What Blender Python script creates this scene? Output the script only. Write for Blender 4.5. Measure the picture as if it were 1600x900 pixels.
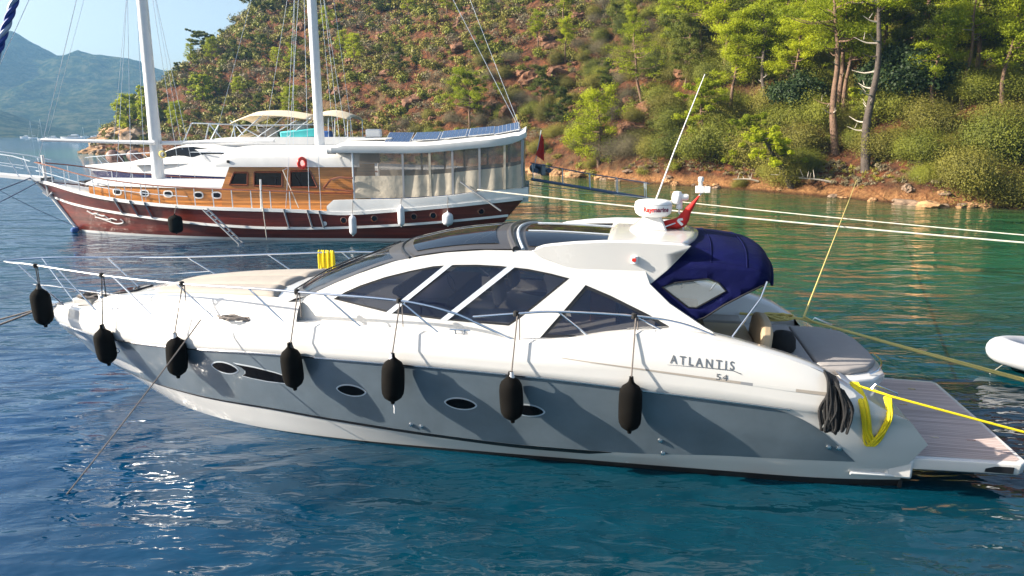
import bpy, bmesh, math, random
import numpy as np
from mathutils import Vector, Matrix, noise as mnoise
from mathutils.geometry import delaunay_2d_cdt

scene = bpy.context.scene
for _o in list(bpy.data.objects):
    bpy.data.objects.remove(_o)
COL = scene.collection
rad = math.radians

# ------------------------------------------------------------------ camera
cam_d = bpy.data.cameras.new('camera')
cam_d.lens = 24.0
cam_d.sensor_width = 36.0
cam_d.clip_start = 0.1
cam_d.clip_end = 20000
cam = bpy.data.objects.new('camera', cam_d)
COL.objects.link(cam)
cam.location = (0, 0, 5)
cam.rotation_euler = (rad(90 - 12.8), 0, 0)
scene.camera = cam

# ------------------------------------------------------------------ sky, sun, exposure
SUN_EL = 26.0
SUN_AZ = 264.5          # clockwise from +Y: the sun stands to the left
world = bpy.data.worlds.new("World")
scene.world = world
world.use_nodes = True
wn = world.node_tree
wn.nodes.clear()
sky = wn.nodes.new('ShaderNodeTexSky')
sky.sky_type = 'NISHITA'
sky.sun_disc = False
sky.sun_elevation = rad(SUN_EL)
sky.sun_rotation = rad(SUN_AZ)
sky.altitude = 0
sky.air_density = 1.0
sky.dust_density = 3.0
sky.ozone_density = 1.2
bg = wn.nodes.new('ShaderNodeBackground')
bg.inputs['Strength'].default_value = 0.078
wo = wn.nodes.new('ShaderNodeOutputWorld')
hs = wn.nodes.new('ShaderNodeHueSaturation')
hs.inputs['Saturation'].default_value = 0.9
wn.links.new(sky.outputs[0], hs.inputs['Color'])
wn.links.new(hs.outputs[0], bg.inputs[0])
wn.links.new(bg.outputs[0], wo.inputs[0])
sun_d = bpy.data.lights.new('sun', 'SUN')
sun_d.energy = 5.0
sun_d.angle = rad(0.5)
sun_d.color = (1.0, 0.90, 0.76)
sun = bpy.data.objects.new('sun', sun_d)
COL.objects.link(sun)
_sd = Vector((math.sin(rad(SUN_AZ)) * math.cos(rad(SUN_EL)), math.cos(rad(SUN_AZ)) * math.cos(rad(SUN_EL)), math.sin(rad(SUN_EL))))
sun.rotation_euler = (-_sd).to_track_quat('-Z', 'Y').to_euler()
sun.location = (-30, 0, 40)
scene.view_settings.view_transform = 'Standard'
scene.view_settings.look = 'None'
scene.view_settings.exposure = 1.50
scene.view_settings.gamma = 1
scene.view_settings.use_curve_mapping = False
scene.render.engine = 'CYCLES'
cy = scene.cycles
cy.use_denoising = True
try:
    cy.denoiser = 'OPENIMAGEDENOISE'
    cy.denoising_input_passes = 'RGB_ALBEDO_NORMAL'
    cy.denoising_prefilter = 'ACCURATE'
except Exception:
    pass
cy.max_bounces = 6
cy.diffuse_bounces = 3
cy.glossy_bounces = 3
cy.transmission_bounces = 4
cy.transparent_max_bounces = 12
cy.volume_bounces = 0
cy.caustics_reflective = False
cy.caustics_refractive = False
cy.sample_clamp_indirect = 6
scene.render.film_transparent = False

# ------------------------------------------------------------------ helpers
def tag(o, label=None, cat=None, group=None, kind=None):
    if label: o['label'] = label
    if cat: o['category'] = cat
    if group: o['group'] = group
    if kind: o['kind'] = kind
    return o

def empty(name, loc=(0, 0, 0), rz=0.0, label=None, cat=None, group=None):
    o = bpy.data.objects.new(name, None)
    o.empty_display_size = 0.3
    o.location = loc
    o.rotation_euler = (0, 0, rz)
    COL.objects.link(o)
    return tag(o, label, cat, group)

def pchip(xs, ys):
    xs = np.array(xs, float); ys = np.array(ys, float)
    if xs[0] > xs[-1]:
        xs = xs[::-1]; ys = ys[::-1]
    h = np.diff(xs); d = np.diff(ys) / h
    m = np.zeros_like(xs)
    m[0], m[-1] = d[0], d[-1]
    for i in range(1, len(xs) - 1):
        if d[i - 1] * d[i] > 0:
            w1 = 2 * h[i] + h[i - 1]; w2 = h[i] + 2 * h[i - 1]
            m[i] = (w1 + w2) / (w1 / d[i - 1] + w2 / d[i])
    def f(x):
        if x <= xs[0]: return float(ys[0])
        if x >= xs[-1]: return float(ys[-1])
        i = int(np.searchsorted(xs, x) - 1)
        t = (x - xs[i]) / h[i]
        return float((2*t**3-3*t**2+1)*ys[i] + (t**3-2*t**2+t)*h[i]*m[i] + (-2*t**3+3*t**2)*ys[i+1] + (t**3-t**2)*h[i]*m[i+1])
    return f

def spline(pts, n=6):
    """Catmull-Rom through 3D points"""
    P = [Vector(p) for p in pts]
    if len(P) < 3:
        return P
    out = []
    Q = [P[0] * 2 - P[1]] + P + [P[-1] * 2 - P[-2]]
    for i in range(1, len(Q) - 2):
        a, b, c, d = Q[i - 1], Q[i], Q[i + 1], Q[i + 2]
        for k in range(n):
            t = k / n
            out.append(0.5 * ((2 * b) + (c - a) * t + (2 * a - 5 * b + 4 * c - d) * t * t + (3 * b - a - 3 * c + d) * t ** 3))
    out.append(P[-1])
    return out

def sag(a, b, s, n=14):
    a = Vector(a); b = Vector(b)
    return [a.lerp(b, i / n) - Vector((0, 0, s * 4 * (i / n) * (1 - i / n))) for i in range(n + 1)]

class MB:
    def __init__(self):
        self.v = []; self.f = []; self.m = []
    def add(self, vs, fs, mi=0):
        b = len(self.v)
        self.v += [tuple(p) for p in vs]
        self.f += [tuple(i + b for i in f) for f in fs]
        self.m += [mi] * len(fs)
        return self
    def grid(self, rows, mi=0, closed=False, flip=False):
        n = len(rows[0]); vs = [p for r in rows for p in r]; fs = []
        for i in range(len(rows) - 1):
            for j in range(n if closed else n - 1):
                a = i * n + j; b = i * n + (j + 1) % n; c = (i + 1) * n + (j + 1) % n; d = (i + 1) * n + j
                fs.append((a, d, c, b) if flip else (a, b, c, d))
        return self.add(vs, fs, mi)
    def box(self, c, s, rot=None, mi=0, taper=1.0):
        cx, cy_, cz = c; sx, sy, sz = s[0] / 2, s[1] / 2, s[2] / 2
        vs = []
        for z in (-1, 1):
            k = taper if z > 0 else 1
            for x, y in ((-1, -1), (1, -1), (1, 1), (-1, 1)):
                p = Vector((x * sx * k, y * sy * k, z * sz))
                if rot is not None: p = rot @ p
                vs.append((p.x + cx, p.y + cy_, p.z + cz))
        return self.add(vs, [(3, 2, 1, 0), (4, 5, 6, 7), (0, 1, 5, 4), (1, 2, 6, 5), (2, 3, 7, 6), (3, 0, 4, 7)], mi)
    def tube(self, pts, r, n=8, closed=False, mi=0, cap=True):
        P = [Vector(p) for p in pts]
        N = len(P)
        rs = r if isinstance(r, (list, tuple)) else [r] * N
        rows = []; up = None
        for i in range(N):
            if closed: t = P[(i + 1) % N] - P[(i - 1) % N]
            else: t = P[min(i + 1, N - 1)] - P[max(i - 1, 0)]
            if t.length < 1e-9: t = Vector((0, 0, 1))
            t.normalize()
            if up is None:
                up = Vector((0, 0, 1)) if abs(t.z) < 0.9 else Vector((1, 0, 0))
            u = (up - t * up.dot(t))
            if u.length < 1e-6: u = t.orthogonal()
            u.normalize(); up = u
            w = t.cross(u)
            rows.append([P[i] + (u * math.cos(2 * math.pi * k / n) + w * math.sin(2 * math.pi * k / n)) * rs[i] for k in range(n)])
        if closed: rows.append(rows[0])
        b = len(self.v)
        self.grid(rows, mi, closed=True)
        if cap and not closed:
            self.f.append(tuple(range(b + n - 1, b - 1, -1))); self.m.append(mi)
            e = b + (N - 1) * n
            self.f.append(tuple(range(e, e + n))); self.m.append(mi)
        return self
    def lathe(self, prof, n=16, M=None, mi=0):
        rows = []
        for r, z in prof:
            row = []
            for k in range(n):
                p = Vector((max(r, 1e-4) * math.cos(2 * math.pi * k / n), max(r, 1e-4) * math.sin(2 * math.pi * k / n), z))
                row.append(M @ p if M is not None else p)
            rows.append(row)
        return self.grid(rows, mi, closed=True)
    def poly(self, outer, fn, holes=(), step=0.0, thick=None, mi=0):
        """2D polygon (with holes) triangulated and mapped by fn(a,b)->xyz; thick = fn2(a,b)->xyz for the back face"""
        vs = [Vector(p) for p in outer]; es = [(i, (i + 1) % len(outer)) for i in range(len(outer))]
        for h in holes:
            b = len(vs); vs += [Vector(p) for p in h]; es += [(b + i, b + (i + 1) % len(h)) for i in range(len(h))]
        if step > 0:
            def inside(p, poly):
                c = False; j = len(poly) - 1
                for i in range(len(poly)):
                    xi, yi = poly[i]; xj, yj = poly[j]
                    if (yi > p[1]) != (yj > p[1]) and p[0] < (xj - xi) * (p[1] - yi) / (yj - yi) + xi: c = not c
                    j = i
                return c
            xs = [p[0] for p in outer]; ys = [p[1] for p in outer]
            x = min(xs) + step / 2
            while x < max(xs):
                y = min(ys) + step / 2
                while y < max(ys):
                    if inside((x, y), outer) and not any(inside((x, y), h) for h in holes): vs.append(Vector((x, y)))
                    y += step
                x += step
        r = delaunay_2d_cdt(vs, es, [], 1, 1e-5)
        ov, oe, of = r[0], r[1], r[2]
        if holes:
            def inh(p, poly):
                c = False; j = len(poly) - 1
                for i in range(len(poly)):
                    xi, yi = poly[i][0], poly[i][1]; xj, yj = poly[j][0], poly[j][1]
                    if (yi > p.y) != (yj > p.y) and p.x < (xj - xi) * (p.y - yi) / (yj - yi) + xi: c = not c
                    j = i
                return c
            of = [f for f in of if not any(inh((ov[f[0]] + ov[f[1]] + ov[f[2]]) / 3, h) for h in holes)]
        self.add([fn(p.x, p.y) for p in ov], [tuple(f) for f in of], mi)
        if thick is not None:
            self.add([thick(p.x, p.y) for p in ov], [tuple(reversed(f)) for f in of], mi)
            cnt = {}
            for f in of:
                for i in range(len(f)):
                    a, b = f[i], f[(i + 1) % len(f)]
                    k = (min(a, b), max(a, b))
                    cnt.setdefault(k, []).append((a, b))
            base = len(self.v)
            for k, l in cnt.items():
                if len(l) == 1:
                    a, b = l[0]
                    self.add([fn(*ov[a]), fn(*ov[b]), thick(*ov[b]), thick(*ov[a])], [(3, 2, 1, 0)], mi)
        return self
    def build(self, name, mats, parent=None, smooth=40, bevel=0.0, weld=False, solid=0.0):
        me = bpy.data.meshes.new(name)
        me.from_pydata(self.v, [], self.f)
        if not isinstance(mats, (list, tuple)): mats = [mats]
        for m in mats: me.materials.append(m)
        if len(mats) > 1: me.polygons.foreach_set('material_index', self.m)
        bm = bmesh.new(); bm.from_mesh(me)
        if weld or True:
            bmesh.ops.remove_doubles(bm, verts=bm.verts, dist=1e-5)
        bmesh.ops.recalc_face_normals(bm, faces=bm.faces)
        bm.to_mesh(me); bm.free()
        if smooth:
            me.polygons.foreach_set('use_smooth', [True] * len(me.polygons))
            me.set_sharp_from_angle(angle=rad(smooth))
        me.update()
        o = bpy.data.objects.new(name, me)
        COL.objects.link(o)
        if parent is not None: o.parent = parent
        if solid:
            s = o.modifiers.new('solid', 'SOLIDIFY'); s.thickness = solid; s.offset = -1
        if bevel:
            b = o.modifiers.new('bevel', 'BEVEL'); b.width = bevel; b.segments = 2; b.limit_method = 'ANGLE'; b.angle_limit = rad(35)
            b.harden_normals = False
        return o

def copy_tree(o, parent=None):
    c = o.copy(); COL.objects.link(c)
    if parent is not None: c.parent = parent
    for ch in o.children: copy_tree(ch, c)
    return c

def text_geo(body, size, space=1.0, shear=0.0, bold=0.0):
    cu = bpy.data.curves.new('txt', 'FONT')
    cu.body = body; cu.size = size; cu.space_character = space; cu.shear = shear; cu.offset = bold
    cu.resolution_u = 3
    ob = bpy.data.objects.new('txt', cu); COL.objects.link(ob)
    dg = bpy.context.evaluated_depsgraph_get()
    me = bpy.data.meshes.new_from_object(ob.evaluated_get(dg))
    vs = [v.co.copy() for v in me.vertices]; fs = [tuple(p.vertices) for p in me.polygons]
    bpy.data.objects.remove(ob); bpy.data.curves.remove(cu); bpy.data.meshes.remove(me)
    return vs, fs

# ------------------------------------------------------------------ materials
def mat(name, base=(0.8, 0.8, 0.8), rough=0.5, metal=0.0, coat=0.0, spec=0.5, var=0.0, vscale=3.0, bump=0.0, bscale=40.0, trans=0.0, alpha=1.0, sheen=0.0):
    m = bpy.data.materials.new(name); m.use_nodes = True
    nt = m.node_tree; b = nt.nodes['Principled BSDF']
    b.inputs['Base Color'].default_value = (*base, 1); b.inputs['Roughness'].default_value = rough
    b.inputs['Metallic'].default_value = metal; b.inputs['Coat Weight'].default_value = coat
    b.inputs['Coat Roughness'].default_value = 0.06
    b.inputs['Specular IOR Level'].default_value = spec; b.inputs['Alpha'].default_value = alpha
    b.inputs['Sheen Weight'].default_value = sheen
    if var > 0:
        tc = nt.nodes.new('ShaderNodeTexCoord'); n = nt.nodes.new('ShaderNodeTexNoise')
        n.inputs['Scale'].default_value = vscale; n.inputs['Detail'].default_value = 6; n.inputs['Roughness'].default_value = .65
        nt.links.new(tc.outputs['Object'], n.inputs['Vector'])
        r = nt.nodes.new('ShaderNodeMapRange'); r.inputs['From Min'].default_value = .3; r.inputs['From Max'].default_value = .7
        r.inputs['To Min'].default_value = 1 - var; r.inputs['To Max'].default_value = 1 + var * .6
        nt.links.new(n.outputs['Fac'], r.inputs['Value'])
        h = nt.nodes.new('ShaderNodeVectorMath'); h.operation = 'SCALE'
        h.inputs[0].default_value = base
        nt.links.new(r.outputs[0], h.inputs['Scale']); nt.links.new(h.outputs[0], b.inputs['Base Color'])
        rr = nt.nodes.new('ShaderNodeMapRange'); rr.inputs['To Min'].default_value = max(0.02, rough * .8); rr.inputs['To Max'].default_value = min(1, rough * 1.25)
        nt.links.new(n.outputs['Fac'], rr.inputs['Value']); nt.links.new(rr.outputs[0], b.inputs['Roughness'])
    if bump > 0:
        tc = nt.nodes.new('ShaderNodeTexCoord'); n = nt.nodes.new('ShaderNodeTexNoise')
        n.inputs['Scale'].default_value = bscale; n.inputs['Detail'].default_value = 4
        nt.links.new(tc.outputs['Object'], n.inputs['Vector'])
        bp = nt.nodes.new('ShaderNodeBump'); bp.inputs['Strength'].default_value = 1; bp.inputs['Distance'].default_value = bump
        nt.links.new(n.outputs['Fac'], bp.inputs['Height']); nt.links.new(bp.outputs[0], b.inputs['Normal'])
    return m

def glass(name, base, alpha, rough=0.02, var=0):
    m = mat(name, base, rough, spec=0.6, alpha=alpha)
    return m

def plank_mat(name, base, plank=0.12, dark=0.5, rough=0.45, axis='Y', var=0.25, coat=0.2, gap=0.06, grain=(1.5, 30, 30)):
    """boards running along X, stacked along axis"""
    m = bpy.data.materials.new(name); m.use_nodes = True
    nt = m.node_tree; N = nt.nodes; L = nt.links; b = N['Principled BSDF']
    b.inputs['Roughness'].default_value = rough; b.inputs['Coat Weight'].default_value = coat; b.inputs['Coat Roughness'].default_value = .15
    tc = N.new('ShaderNodeTexCoord'); sp = N.new('ShaderNodeSeparateXYZ'); L.new(tc.outputs['Object'], sp.inputs[0])
    dv = N.new('ShaderNodeMath'); dv.operation = 'DIVIDE'; dv.inputs[1].default_value = plank; L.new(sp.outputs[axis], dv.inputs[0])
    fr = N.new('ShaderNodeMath'); fr.operation = 'FRACT'; L.new(dv.outputs[0], fr.inputs[0])
    fl = N.new('ShaderNodeMath'); fl.operation = 'FLOOR'; L.new(dv.outputs[0], fl.inputs[0])
    wn_ = N.new('ShaderNodeTexWhiteNoise'); wn_.noise_dimensions = '1D'; L.new(fl.outputs[0], wn_.inputs['W'])
    mp = N.new('ShaderNodeMapping'); mp.inputs['Scale'].default_value = grain; L.new(tc.outputs['Object'], mp.inputs['Vector'])
    ns = N.new('ShaderNodeTexNoise'); ns.inputs['Scale'].default_value = 1; ns.inputs['Detail'].default_value = 5; L.new(mp.outputs[0], ns.inputs['Vector'])
    a1 = N.new('ShaderNodeMapRange'); a1.inputs['To Min'].default_value = 1 - var; a1.inputs['To Max'].default_value = 1 + var; L.new(wn_.outputs['Value'], a1.inputs['Value'])
    a2 = N.new('ShaderNodeMapRange'); a2.inputs['From Min'].default_value = .3; a2.inputs['From Max'].default_value = .7; a2.inputs['To Min'].default_value = 1 - var; a2.inputs['To Max'].default_value = 1 + var; L.new(ns.outputs['Fac'], a2.inputs['Value'])
    mu = N.new('ShaderNodeMath'); mu.operation = 'MULTIPLY'; L.new(a1.outputs[0], mu.inputs[0]); L.new(a2.outputs[0], mu.inputs[1])
    gp = N.new('ShaderNodeMath'); gp.operation = 'LESS_THAN'; gp.inputs[1].default_value = gap; L.new(fr.outputs[0], gp.inputs[0])
    g2 = N.new('ShaderNodeMapRange'); g2.inputs['To Min'].default_value = 1; g2.inputs['To Max'].default_value = dark; L.new(gp.outputs[0], g2.inputs['Value'])
    m2 = N.new('ShaderNodeMath'); m2.operation = 'MULTIPLY'; L.new(mu.outputs[0], m2.inputs[0]); L.new(g2.outputs[0], m2.inputs[1])
    sc = N.new('ShaderNodeVectorMath'); sc.operation = 'SCALE'; sc.inputs[0].default_value = base; L.new(m2.outputs[0], sc.inputs['Scale'])
    L.new(sc.outputs[0], b.inputs['Base Color'])
    return m

M = {}
M['white'] = mat('white_gelcoat', (.63, .625, .61), .25, coat=.8, var=.035, vscale=1.3)
M['white2'] = mat('white_paint', (.74, .74, .73), .4, coat=.1, var=.06, vscale=2)
M['offwhite'] = mat('nonslip_white', (.72, .71, .68), .6, var=.05, vscale=4, bump=.001, bscale=180)
M['panel'] = mat('grey_hull_paint', (.140, .178, .212), .3, metal=.2, coat=.9, var=.16, vscale=1.6)
M['black'] = mat('black_trim', (.012, .012, .014), .35)
M['anti'] = mat('black_antifouling', (.008, .009, .011), .6)
M['rubber'] = mat('dark_roof_gelcoat', (.055, .052, .052), .38, coat=.2, var=.1)
M['tint'] = mat('dark_glass', (.004, .006, .012), .03, spec=.35)
M['sideglass'] = mat('tinted_side_glass', (.006, .011, .032), .02, spec=.5, alpha=.66)
M['windscreen'] = mat('tinted_windscreen', (.006, .010, .02), .02, spec=.4, alpha=.72)
M['chrome'] = mat('stainless_steel', (.72, .73, .75), .14, metal=1.0)
M['portglass'] = mat('black_porthole_glass', (.003, .003, .004), .12, spec=.15)
M['alu'] = mat('pale_aluminium', (.62, .68, .74), .35, metal=.3)
M['fleece'] = mat('black_fender_cover', (.006, .0055, .005), .95, spec=.08, bump=.004, bscale=120, var=.5, vscale=5)
M['fendwhite'] = mat('white_fender_vinyl', (.62, .63, .66), .35, var=.1)
M['beige'] = mat('beige_cushion', (.36, .325, .285), .85, var=.08, vscale=6, bump=.002, bscale=90)
M['beige2'] = mat('tan_leather', (.50, .38, .24), .6, var=.08)
M['greycush'] = mat('grey_cushion', (.30, .28, .27), .85, var=.07, vscale=5, bump=.002, bscale=90)
M['navy'] = mat('navy_canvas', (.0012, .003, .047), .75, spec=.15, var=.2, vscale=5, bump=.012, bscale=7)
M['vinyl'] = glass('clear_vinyl', (.45, .5, .52), .30, .08)
M['teak'] = plank_mat('weathered_teak', (.46, .365, .335), .062, .45, .7, 'Y', .14, 0, .12, (2, 40, 40))
M['rope_w'] = mat('white_rope', (.62, .58, .50), .9, bump=.004, bscale=150)
M['rope_k'] = mat('black_rope', (.012, .012, .013), .85, bump=.01, bscale=60)
M['rope_y'] = mat('yellow_rope', (.78, .62, .01), .7, bump=.004, bscale=90)
M['rope_t'] = mat('straw_rope', (.62, .50, .16), .9, bump=.006, bscale=90)
M['rope_g'] = mat('grey_rope', (.16, .14, .13), .9, bump=.006, bscale=90)
M['red'] = mat('red_cloth', (.55, .015, .01), .7, bump=.01, bscale=12)
M['redgloss'] = mat('red_plastic', (.60, .03, .02), .35)
M['textgrey'] = mat('lettering_grey', (.20, .21, .23), .3, metal=.6)
M['greyplastic'] = mat('grey_plastic', (.25, .26, .28), .5)
M['interior'] = mat('pale_interior', (.55, .53, .50), .8)
M['wood_in'] = mat('interior_wood', (.10, .045, .02), .5, var=.3)
M['bag'] = mat('black_fabric', (.01, .01, .011), .9)
# ================================================================== MOTOR YACHT (local x = towards the bow, y = port, z = up)
YACHT = empty('motor_yacht', (7.5, 10.2, 0), rad(180 - 11), 'large white motor yacht with grey hull panel and navy bimini in the foreground', 'yacht')
LIFT = 0.0
zW = lambda x: 0.0
zB = pchip([1.2, 2.34, 3.96, 5.7, 7, 8.5, 10.2, 11.5, 13, 14.5, 16.2], [.47, .47, .43, .33, .32, .37, .45, .49, .46, .45, .46])
zC = pchip([1.2, 3, 3.64, 5, 6.84, 8.9, 10.57, 11.3, 13, 15.2, 17.1], [1.13, 1.27, 1.32, 1.41, 1.52, 1.57, 1.555, 1.53, 1.41, 1.27, 1.21])
zD = pchip([2.45, 2.65, 3, 3.7, 4.4, 5, 5.85, 6.48, 7.2, 8.4, 9.6, 11, 12.4, 13.9, 15.5, 16.8, 17.2], [1.55, 1.66, 1.86, 2.07, 2.22, 2.27, 2.18, 2.06, 2.0, 2.04, 2.05, 2.02, 1.96, 1.85, 1.70, 1.60, 1.57])
def beam(Bm, xs, p):
    def f(x):
        b = Bm
        if x > 7: b = Bm * max(0.0, 1 - ((x - 7) / (xs - 7)) ** p)
        if x < 3.4: b -= .055 * (3.4 - x) ** 2
        return max(b, 0)
    return f
LEV = [  # z(x), half beam(x), stem x, aft x
    (lambda x: -.45, beam(1.45, 14.4, 3.6), 14.4, 1.65),
    (zW, beam(1.66, 15.15, 3.7), 15.15, 1.65),
    (zB, beam(1.90, 16.0, 3.0), 16.0, 1.62),
    (lambda x: zB(x) * .5 + zC(x) * .5, beam(2.03, 16.6, 2.75), 16.6, 1.45),
    (zC, beam(2.12, 17.08, 2.6), 17.08, 1.75),
    (lambda x: zC(x) + .04, beam(2.15, 17.13, 2.6), 17.13, 1.80),
    (lambda x: zC(x) * .5 + zD(x) * .5, beam(2.14, 17.2, 2.6), 17.2, 2.15),
    (zD, beam(2.04, 17.15, 2.6), 17.15, 2.6),
]
def hullY(x, z):
    zs = [l[0](x) for l in LEV]; ys = [l[1](x) for l in LEV]
    return float(np.interp(z, zs, ys))
NS = 80
def lev_pts(k, sgn):
    zf, bf, xs, xa = LEV[k]
    out = []
    for i in range(NS + 1):
        t = i / NS; s = 1 - (1 - t) ** 1.5
        x = xa + (xs - xa) * s
        out.append((x, sgn * bf(x), zf(x)))
    return out
def blend(a, b, t): return [tuple(p[i] * (1 - t) + q[i] * t for i in range(3)) for p, q in zip(a, b)]
hull = MB()
rows_p = []
for sgn in (1, -1):
    rows = [lev_pts(k, sgn) for k in range(len(LEV))]
    if sgn == 1: rows_p = rows
    fine = []
    for k in range(len(rows) - 1):
        n = 1 if k == 4 else 3
        for j in range(n): fine.append(blend(rows[k], rows[k + 1], j / n))
    fine.append(rows[-1])
    hull.grid(fine)
    if sgn == 1: finep = fine
# transom between the two aft edges
tr = [[(p[0][0], p[0][1] * u, p[0][2]) for u in (1, .5, 0, -.5, -1)] for p in [r for r in finep]]
hull.grid(tr)
hull.build('hull', M['white'], YACHT, smooth=50)
# antifouling band
af = MB()
zAF = pchip([1.5, 5, 8, 11, 13.5, 15.3], [.13, .10, .06, .015, -.02, -.05])
for sgn in (1, -1):
    rows = []
    for i in range(61):
        x = 1.6 + (14.6 - 1.6) * i / 60
        row = []
        for v in (0, .5, 1):
            z = -.45 + (zAF(x) + .45) * v
            row.append((x, sgn * (hullY(x, z) + .006), z))
        rows.append(row)
    af.grid(rows)
af.box((1.63, 0, -.16), (.05, 3.1, .56))
af.build('antifouling', M['anti'], YACHT)
# grey side panels
pn = MB(); st = MB()
def panTop(x):
    return min(zC(x) - .012, pchip([2.36, 2.55, 2.9, 3.3, 3.64, 3.9], [.47, .68, .99, 1.22, 1.305, 1.325])(x) if x < 3.88 else 9)
for sgn in (1, -1):
    rows = []
    xs_ = [2.36 + (3.9 - 2.36) * i / 16 for i in range(16)]
    k0 = 3.9
    for x in xs_ + [k0 + (16.0 - k0) * (1 - (1 - i / 70) ** 1.3) for i in range(71)]:
        zb = zB(x) + .012; zt = max(panTop(x), zb + .004)
        rows.append([(x, sgn * (hullY(x, zb + (zt - zb) * v) + .006), zb + (zt - zb) * v) for v in [j / 8 for j in range(9)]])
    # stem piece: follow the raking stem
    for i in range(1, 13):
        t = i / 12
        row = []
        for j in range(9):
            v = j / 8
            xe = 16.0 + (17.03 - 16.0) * v
            x = 16.0 + (xe - 16.0) * t
            zb = zB(16.0) + .012; zt = panTop(x)
            z = zb + (zt - zb) * v
            row.append((x, sgn * (hullY(x, z) + .006), z))
        rows.append(row)
    pn.grid(rows)
    rows = []
    for i in range(61):
        x = 5.75 + (15.95 - 5.75) * i / 60
        w = float(np.interp(x, [5.75, 6.1, 7, 9, 12, 16], [.01, .085, .085, .06, .035, .02]))
        zt = zB(x) + .008
        rows.append([(x, sgn * (hullY(x, z) + .008), z) for z in (zt - w, zt)])
    st.grid(rows)
pn.build('hull_panel', M['panel'], YACHT)
st.build('hull_stripe', M['black'], YACHT)
# chrome rubbing strip over the panel
for sgn in (1, -1):
    MB().tube([(x, sgn * (hullY(x, zC(x) + .01) + .012), zC(x) + .004) for x in [3.35 + (17.0 - 3.35) * i / 60 for i in range(61)]], .016, 6).build('rub_rail', M['chrome'], YACHT)
    for dx, xx, zz in ((0, 2.62, .72), (.14, 2.62, .73), (.12, 4.93, .62), (0, 5.0, .40), (.0, 8.72, .50), (.17, 8.72, .52)):
        y = hullY(xx + dx, zz)
        MB().lathe([(.0, .035), (.03, .03), (.035, .012), (.045, 0)], 10, Matrix.Translation((xx + dx, sgn * y, zz)) @ Matrix.Rotation(-sgn * rad(90), 4, 'X')).build('drain_fitting', M['chrome'], YACHT)
# portholes
def eye(cx, cz, w, h, slope, n=28):
    pts = []
    for i in range(n):
        a = 2 * math.pi * i / n
        ux = math.cos(a); uz = math.sin(a) * (abs(math.sin(a)) ** .25)
        pts.append((cx + w * ux, cz + h * uz + slope * w * ux))
    return pts
def side_poly(name, pts, sgn, off, m, parent, step=0, back=.0):
    f = lambda x, z: (x, sgn * (hullY(x, z) + off), z)
    return MB().poly(pts, f, step=step).build(name, m, parent)
for sgn in (1, -1):
    for (cx, cz, w, h, sl) in ((12.22, 1.16, .26, .092, .03), (9.84, 1.04, .235, .085, .03), (8.04, .985, .235, .085, .03), (7.0, .965, .235, .085, .03)):
        fr = side_poly('porthole', eye(cx, cz, w + .028, h + .024, sl), sgn, .012, M['alu'], YACHT)
        side_poly('porthole_glass', eye(cx, cz, w, h, sl), sgn, .020, M['portglass'], fr)
    big = [(12.0, 1.26), (11.6, 1.245), (11.2, 1.20), (10.85, 1.13), (10.78, 1.06), (11.0, 1.035), (11.4, 1.03), (11.7, 1.045), (11.87, 1.065), (11.80, 1.11), (11.79, 1.16), (11.85, 1.21)]
    c = (sum(p[0] for p in big) / len(big), sum(p[1] for p in big) / len(big))
    fr = side_poly('hull_window', [(c[0] + (p[0] - c[0]) * 1.05, c[1] + (p[1] - c[1]) * 1.2) for p in big], sgn, .012, M['alu'], YACHT)
    side_poly('hull_window_glass', big, sgn, .020, M['portglass'], fr)
# recessed slot along the aft topside
for sgn in (1, -1):
    for x0, x1, m in ((4.02, 6.5, 'slotbeige'), (3.86, 4.02, 'black'), (3.30, 3.86, 'slotwhite'), (2.45, 3.30, 'slotbeige')):
        mm = {'slotbeige': M['beige'], 'black': M['greyplastic'], 'slotwhite': M['white']}[m]
        rows = []
        for i in range(13):
            x = x0 + (x1 - x0) * i / 12
            zc_ = 1.57 + (x - 3.0) * .078
            w = .006 + .016 * min(1, max(0, (6.5 - x) / 3.0))
            rows.append([(x, sgn * (hullY(x, z) + .004), z) for z in (zc_ - w, zc_ + w)])
        MB().grid(rows).build('topside_groove', mm, YACHT)
# lettering on both aft topsides
for sgn in (1, -1):
    mb = MB()
    vs, fs = text_geo('ATLANTIS', .165, 1.5, .0, .002)
    w = max(v.x for v in vs)
    k = .86 / w
    def put(v, x0, z0, kx, sl):
        tx = v.x * kx
        x = (x0 - tx) if sgn > 0 else (x0 - .86 + tx)
        z = z0 + v.y + (x - 4.9) * sl
        return (x, sgn * (hullY(x, z) + .006), z)
    mb.add([put(v, 4.98, 1.865, k, .055) for v in vs], fs)
    vs, fs = text_geo('54', .13, 1.15, .0, .0)
    mb.add([put(v, 4.36 if sgn > 0 else 5.16, 1.70, 1.2, .05) for v in vs], fs)
    rows = []
    for i in range(25):
        t = i / 24; x = 5.02 - 1.0 * t if sgn > 0 else 4.02 + 1.0 * t
        z = 1.845 - .035 * t + .008 * math.sin(t * math.pi) - (.0 if i < 22 else .012 * (i - 21))
        h_ = .003 + .010 * t
        rows.append([(x, sgn * (hullY(x, z + d) + .006), z + d) for d in (-h_ / 2, h_ / 2)])
    mb.grid(rows)
    mb.build('lettering', M['textgrey'], YACHT, smooth=0)
# ------------------------------------------------------------------ deck
bD = LEV[7][1]
dk = MB(); rows = []
for i in range(71):
    t = i / 70; x = 5.2 + (17.12 - 5.2) * (1 - (1 - t) ** 1.4)
    b = bD(x); z = zD(x)
    half = [(b, z), (max(b - .05, b * .9), z + .035), (max(b - .10, b * .8), z + .03), (max(b - .13, b * .7), z - .02), (max(b - .4, b * .45), z - .03), (b * .2, z + .02), (0, z + .03)]
    rows.append([(x, y, zz) for y, zz in half] + [(x, -y, zz) for y, zz in half[-2::-1]])
dk.grid(rows)
dk.build('deck', M['white'], YACHT, smooth=45)
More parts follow.
